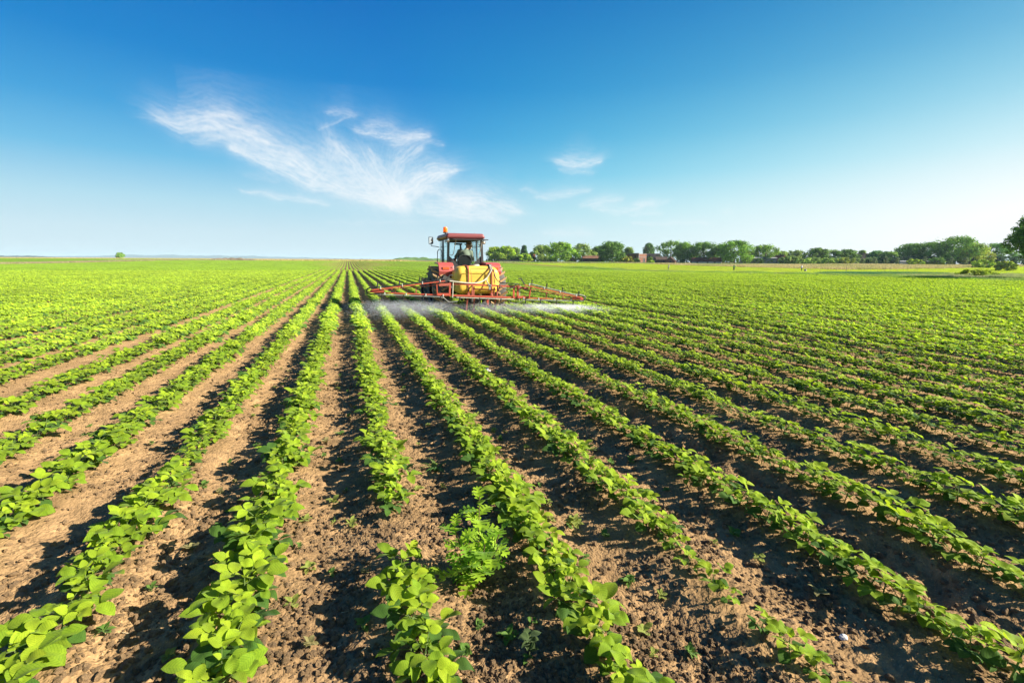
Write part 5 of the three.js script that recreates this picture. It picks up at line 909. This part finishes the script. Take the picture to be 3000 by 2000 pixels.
// ---------------------------------------------------------------- field workers
function worker(label, x, z, turn, shirt, legs, hat, bend, h = 1.5) {
  const d = thing('person', label, 'person', [x, groundY(x, z), z], turn), k = h / 1.7, B = (px, py, pz, r) => { const yy = Math.max(0, py - 0.95), c = Math.cos(bend), s = Math.sin(bend); return [px * k, (py > 0.95 ? 0.95 + yy * c : py) * k, (py > 0.95 ? pz + yy * s : pz) * k, r * k]; };
  const J = { anL: [-0.1 * k, 0.08 * k, 0, 0.05 * k], anR: [0.12 * k, 0.08 * k, 0.05 * k, 0.05 * k], toL: [-0.12 * k, 0.04 * k, 0.14 * k, 0.04 * k], toR: [0.14 * k, 0.04 * k, 0.19 * k, 0.04 * k], knL: B(-0.1, 0.5, 0.03, 0.07), knR: B(0.11, 0.5, 0.05, 0.07), hiL: B(-0.09, 0.92, 0, 0.105), hiR: B(0.09, 0.92, 0, 0.105), wa: B(0, 1.08, 0, 0.13), ch: B(0, 1.3, 0.01, 0.15), sL: B(-0.17, 1.42, 0, 0.07), sR: B(0.17, 1.42, 0, 0.07), ne: B(0, 1.48, 0.01, 0.055), he: B(0, 1.58, 0.03, 0.09), cr: B(0, 1.63, 0.01, 0.088), no: B(0, 1.57, 0.12, 0.015), eL: B(-0.3, 1.16, 0.02, 0.045), eR: B(0.3, 1.17, 0.05, 0.045), wrL: B(-0.22, 0.97, 0.18, 0.033), wrR: B(0.2, 0.98, 0.22, 0.033) };
  const bones = [['anL', 'toL'], ['anR', 'toR'], ['anL', 'knL'], ['anR', 'knR'], ['knL', 'hiL'], ['knR', 'hiR'], ['hiL', 'hiR'], ['hiL', 'wa'], ['hiR', 'wa'], ['wa', 'ch'], ['ch', 'sL'], ['ch', 'sR'], ['sL', 'sR'], ['ch', 'ne'], ['ne', 'he'], ['he', 'cr'], ['he', 'no'], ['sL', 'eL'], ['eL', 'wrL'], ['sR', 'eR'], ['eR', 'wrR']];
  const dir = [0.1, -0.3, 1]; bones.push(...hand(J, 'wrL', dir), ...hand(J, 'wrR', [-0.1, -0.3, 1]));
  const head = V(...J.he), wl = V(...J.wrL), wr = V(...J.wrR);
  part('body', body(J, bones, (px, py, pz) => (dist(px, py, pz, head) < 0.15 * k ? SKIN : Math.min(dist(px, py, pz, wl), dist(px, py, pz, wr)) < 0.12 * k ? SKIN : py > 0.98 * k ? shirt : py < 0.1 * k ? [0.05, 0.04, 0.04] : legs), 0.02, 0.04), M_BODY, d);
  if (hat) part('hat', new THREE.LatheGeometry([[0, 0.12], [0.09, 0.1], [0.105, 0.02], [0.18, 0], [0.18, -0.01], [0.1, 0]].map(([a, b]) => new THREE.Vector2(a * k, b * k)), 20).rotateX(bend * 0.6).translate(J.cr[0], J.cr[1] + 0.02, J.cr[2]), dull(hat), d);
  return d;
}
worker('person in pale work clothes standing in the crop before the brown sheds', 72, -91, 1.2, [0.45, 0.43, 0.38], [0.2, 0.19, 0.17], [0.6, 0.56, 0.45], 0.3, 1.5);
worker('person in green top and cap working at the end of the wheat', 85, -84, 2.2, [0.10, 0.34, 0.08], [0.09, 0.1, 0.07], [0.6, 0.55, 0.4], 0.35, 1.5);
worker('person in white shirt and black trousers holding a pale sack', 99, -78, 0.8, [0.8, 0.8, 0.8], [0.03, 0.03, 0.035], null, 0.06, 1.6);
{
  const s = thing('sack', 'pale sack hanging beside the worker in white shirt', 'sack', [99.75, groundY(99.75, -77.6), -77.6]);
  const g = new THREE.SphereGeometry(0.3, 18, 12), p = g.attributes.position; for (let i = 0; i < p.count; i++) { const y = p.getY(i); p.setX(i, p.getX(i) * (1 - 0.5 * Math.max(0, y / 0.3)) * (1 + 0.1 * n2(y * 9, p.getZ(i) * 9))); p.setY(i, y * 1.1 + 0.32); } g.computeVertexNormals();
  part('sack_cloth', g, dull([0.6, 0.56, 0.5]), s);
}

// ---------------------------------------------------------------- weeds and litter between the rows
const lobeGeo = (seed) => { // a deeply cut mugwort leaf, length 1 along +z
  const r = rngOf(seed), s = new THREE.Shape(), L = [], n = 4; let P = [[0.02, 0]];
  for (let i = 0; i < n; i++) { const t = 0.16 + 0.2 * i, reach = [0.34, 0.5, 0.46, 0.3][i] * rr(0.85, 1.15, r), up = 0.15; P.push([0.04, t - 0.06], [reach * 0.55, t + up * 0.2], [reach, t + up * 0.55], [reach * 0.92, t + up], [reach * 0.72, t + up * 0.95], [reach * 0.7, t + up * 1.35], [reach * 0.35, t + up * 0.85]); }
  P.push([0.05, 0.88], [0.06, 0.94], [0, 1]);
  P.forEach(([x, y], i) => (i ? s.lineTo(x, y) : s.moveTo(x, y))); P.slice(0, -1).reverse().forEach(([x, y]) => s.lineTo(-x, y));
  const g = new THREE.ShapeGeometry(s), p = g.attributes.position, fold = rr(0.15, 0.4, r), dr = rr(0.1, 0.5, r);
  for (let i = 0; i < p.count; i++) { const x = p.getX(i), y = p.getY(i); p.setXYZ(i, x, Math.abs(x) * fold - dr * y * y * 0.5 + 0.1 * Math.sin(y * 3), y); }
  const uv = g.attributes.uv; for (let i = 0; i < uv.count; i++) uv.setXY(i, 0.5, 0.02);
  g.computeVertexNormals(); return g;
};
const MUG = [0, 1, 2].flatMap((k) => [[0.17, 0.33, 0.022], [0.31, 0.48, 0.028]].map((c) => tint(lobeGeo(60 + k), c)));
{
  const x = 0.55, z = -2.06, t = thing('weed', 'tall leafy weed with cut leaves standing alone between two rows', 'weed', [x, groundY(x, z) - 0.01, z]), r = rngOf(8), stems = [], o = new THREE.Object3D();
  for (const [ax, az, h, n] of [[0.03, -0.05, 0.44, 15], [-0.11, -0.02, 0.31, 11], [0.10, 0.05, 0.20, 8], [-0.07, 0.10, 0.19, 8], [0.02, 0.08, 0.25, 9], [0.14, -0.03, 0.24, 8], [-0.13, 0.07, 0.15, 6]]) {
    const base = V(ax * 0.25, 0, az * 0.25), tip = V(ax, h, az); stems.push(rod(base, tip, 0.005, 0.0025, 6)); let a = r() * 6;
    for (let i = 0; i < n; i++) {
      const f = 0.15 + 0.85 * (i / (n - 1)), p = base.clone().lerp(tip, f); a += 2.4; const L = rr(0.095, 0.13, r) * (f > 0.85 ? 0.7 : 1), el = f > 0.85 ? rr(0.7, 1.2, r) : rr(0.05, 0.55, r);
      const m = part('leaf', MUG[Math.floor(r() * 6)], leafMat, t); m.position.copy(p); m.rotation.set(-el, a, rr(-0.3, 0.3, r), 'YXZ'); m.scale.setScalar(L);
    }
  }
  part('stem', stems.map((g) => tint(g, [0.20, 0.12, 0.07])), leafMat, t);
}
function rosette(name, label, x, z, n, len, tone, o = {}) { // a small weed: n leaves round a short stem
  const t = thing(name, label, o.cat ?? 'weed', [x, groundY(x, z) - 0.004, z]), r = rngOf(Math.round(Math.abs(x * 731 + z * 397))), g = tint((o.round ? ROUND_LEAVES[0] : LEAVES[0][Math.floor(r() * 4)]).clone(), tone), h = o.h ?? 0.02;
  part('stem', [tint(rod(V(0, -0.01, 0), V(rr(-0.01, 0.01, r), h, rr(-0.01, 0.01, r)), 0.002, 0.0015, 5), [0.24, 0.28, 0.1])], leafMat, t);
  for (let i = 0; i < n; i++) { const m = part('leaf', g, leafMat, t); m.position.set(0, h * (0.4 + (0.6 * i) / n), 0); m.rotation.set(-rr(-0.1, 0.7, r), i * 2.4 + r(), rr(-0.3, 0.3, r), 'YXZ'); m.scale.set(len * rr(0.6, 1.1, r) * (o.thin ?? 1), len, len * rr(0.7, 1.15, r)); }
  return t;
}
const GR = [0.17, 0.30, 0.06], YG = [0.38, 0.42, 0.10], DULLG = [0.14, 0.2, 0.08], STRAW = [0.4, 0.34, 0.16];
rosette('weed', 'pale yellowish weed tuft beside the first row right of the leafy weed', 1.22, -2.27, 16, 0.06, YG, { h: 0.09 });
rosette('weed', 'half withered dark weed standing in front of the leafy weed', 0.62, -1.50, 13, 0.05, DULLG, { h: 0.13 });
function grassTuft(label, x, z, n, len, tone, cat = 'grass tuft') {
  const t = thing('grass_tuft', label, cat, [x, groundY(x, z) - 0.01, z]), r = rngOf(Math.round(Math.abs(x * 531 + z * 97)));
  for (let i = 0; i < n; i++) {
    const a = r() * 6.28, l = len * rr(0.6, 1.1, r), up = rr(0.35, 1.0, r), c = new THREE.QuadraticBezierCurve3(V(0, 0, 0), V(Math.cos(a) * l * 0.3, l * 0.75 * up, Math.sin(a) * l * 0.3), V(Math.cos(a) * l * 0.85, l * 0.45 * up, Math.sin(a) * l * 0.85)), P = [], I = [], w = 0.006;
    for (let k = 0; k <= 6; k++) { const p = c.getPoint(k / 6), ww = w * (1 - Math.pow(k / 6, 2)) + 0.0006; P.push(p.x - Math.sin(a) * ww, p.y, p.z + Math.cos(a) * ww, p.x, p.y - 0.003, p.z, p.x + Math.sin(a) * ww, p.y, p.z - Math.cos(a) * ww); if (k) { const b = (k - 1) * 3; I.push(b, b + 3, b + 1, b + 1, b + 3, b + 4, b + 1, b + 4, b + 2, b + 2, b + 4, b + 5); } }
    const g = new THREE.BufferGeometry(); g.setAttribute('position', new THREE.Float32BufferAttribute(P, 3)); g.setIndex(I); g.computeVertexNormals(); part('blade', [tint(g, tone.map((q) => q * rr(0.8, 1.2, r)))], leafMat, t);
  }
}
grassTuft('spreading grass tuft between the two rows behind the leafy weed', 0.58, -3.36, 16, 0.17, [0.16, 0.28, 0.07]);
grassTuft('upright pale corn seedling, the one farther away near the tractor', 2.95, -7.07, 7, 0.34, [0.34, 0.5, 0.07], 'seedling');
grassTuft('upright pale corn seedling, the one nearer to the camera', 2.74, -5.59, 6, 0.34, [0.34, 0.5, 0.07], 'seedling');
grassTuft('small grass tuft in the shaded lane left of the leafy weed', -0.16, -2.85, 8, 0.07, YG);
grassTuft('long bladed grass growing in the third row right of the leafy weed', 2.36, -1.72, 8, 0.2, GR);
{ // seedlings sprinkled over the lanes
  const r = rngOf(66), spots = [];
  for (let i = 0; i < 4000 && spots.length < 150; i++) {
    const d = 1.6 + 6 * r(), a = YAW + rr(-46, 42, r) * D2R, x = d * Math.sin(a), z = -d * Math.cos(a), [k, e] = nearestRow(x), p = project(x, 0, z);
    if (e < 0.17 || Math.abs(p.x) > 0.96 || p.y < -0.95 || spots.some((s) => Math.hypot(s[0] - x, s[1] - z) < 0.12) || Math.hypot(x - 0.62, z + 2.06) < 0.3) continue;
    if (x > 1.4 && r() < 0.55) continue; if (x < -1.4 && r() < 0.75) continue;
    spots.push([x, z, d]);
  }
  spots.sort((p, q) => q[1] - p[1]);
  const lane = new Map();
  for (const [x, z] of spots) {
    const i = Math.floor((x - 0.18) / PITCH_X), n = (lane.get(i) ?? 0) + 1; lane.set(i, n);
    const where = i >= 0 ? (i === 0 ? 'lane of the leafy weed' : `${ordinal(i)} lane right of the leafy weed`) : `${ordinal(-i)} lane left of the leafy weed`;
    const pick = r(), t = rosette('weed_seedling', `${ordinal(n)} weed seedling from the near end of the ${where}`, x, z, 4 + Math.floor(r() * 5), 0.026 + 0.03 * r(), pick < 0.55 ? GR : pick < 0.85 ? YG : STRAW, { h: 0.015 + 0.03 * r() });
    t.userData.group = 'weed seedlings in the lanes between the rows';
  }
}
{
  const p = thing('pebble', 'single white pebble on the dark soil between two rows', 'pebble', [1.98, groundY(1.98, -1.16) + 0.006, -1.16]);
  const g = new THREE.IcosahedronGeometry(0.016, 2), a = g.attributes.position; for (let i = 0; i < a.count; i++) { const f = 1 + 0.2 * n3(a.getX(i) * 60, a.getY(i) * 60, a.getZ(i) * 60); a.setXYZ(i, a.getX(i) * f * 1.2, a.getY(i) * f * 0.7, a.getZ(i) * f); } g.computeVertexNormals();
  part('stone', g, dull([0.75, 0.73, 0.7]), p);
  const w = thing('paper_scrap', 'crumpled pale paper scrap lying in the second lane towards the tractor', 'paper scrap', [1.78, groundY(1.78, -6.28), -6.28]);
  const q = new THREE.PlaneGeometry(0.22, 0.16, 8, 6).rotateX(-Math.PI / 2), b = q.attributes.position; for (let i = 0; i < b.count; i++) b.setY(i, 0.03 + 0.03 * n2(b.getX(i) * 14, b.getZ(i) * 14)); q.computeVertexNormals();
  part('paper', q, new THREE.MeshStandardMaterial({ color: rgb(0.62, 0.6, 0.56), side: THREE.DoubleSide, roughness: 0.9 }), w);
  const list = [], r = rngOf(12);
  for (let i = 0; i < 260; i++) { const d = 1.5 + 5 * r(), a = YAW + rr(-48, 48, r) * D2R, x = d * Math.sin(a), z = -d * Math.cos(a), y = groundY(x, z) + 0.006, t = r() * 6.28, l = rr(0.01, 0.045, r); list.push(rod(V(x, y, z), V(x + Math.cos(t) * l, y + rr(-0.002, 0.008, r), z + Math.sin(t) * l), 0.0014, 0.001, 4)); }
  tag(part('straw_litter', list, new THREE.MeshStandardMaterial({ color: rgb(0.5, 0.42, 0.27), roughness: 0.9 })), 'bits of dry straw lying on the soil', null, null, 'stuff');
}
renderer.render(scene, camera);
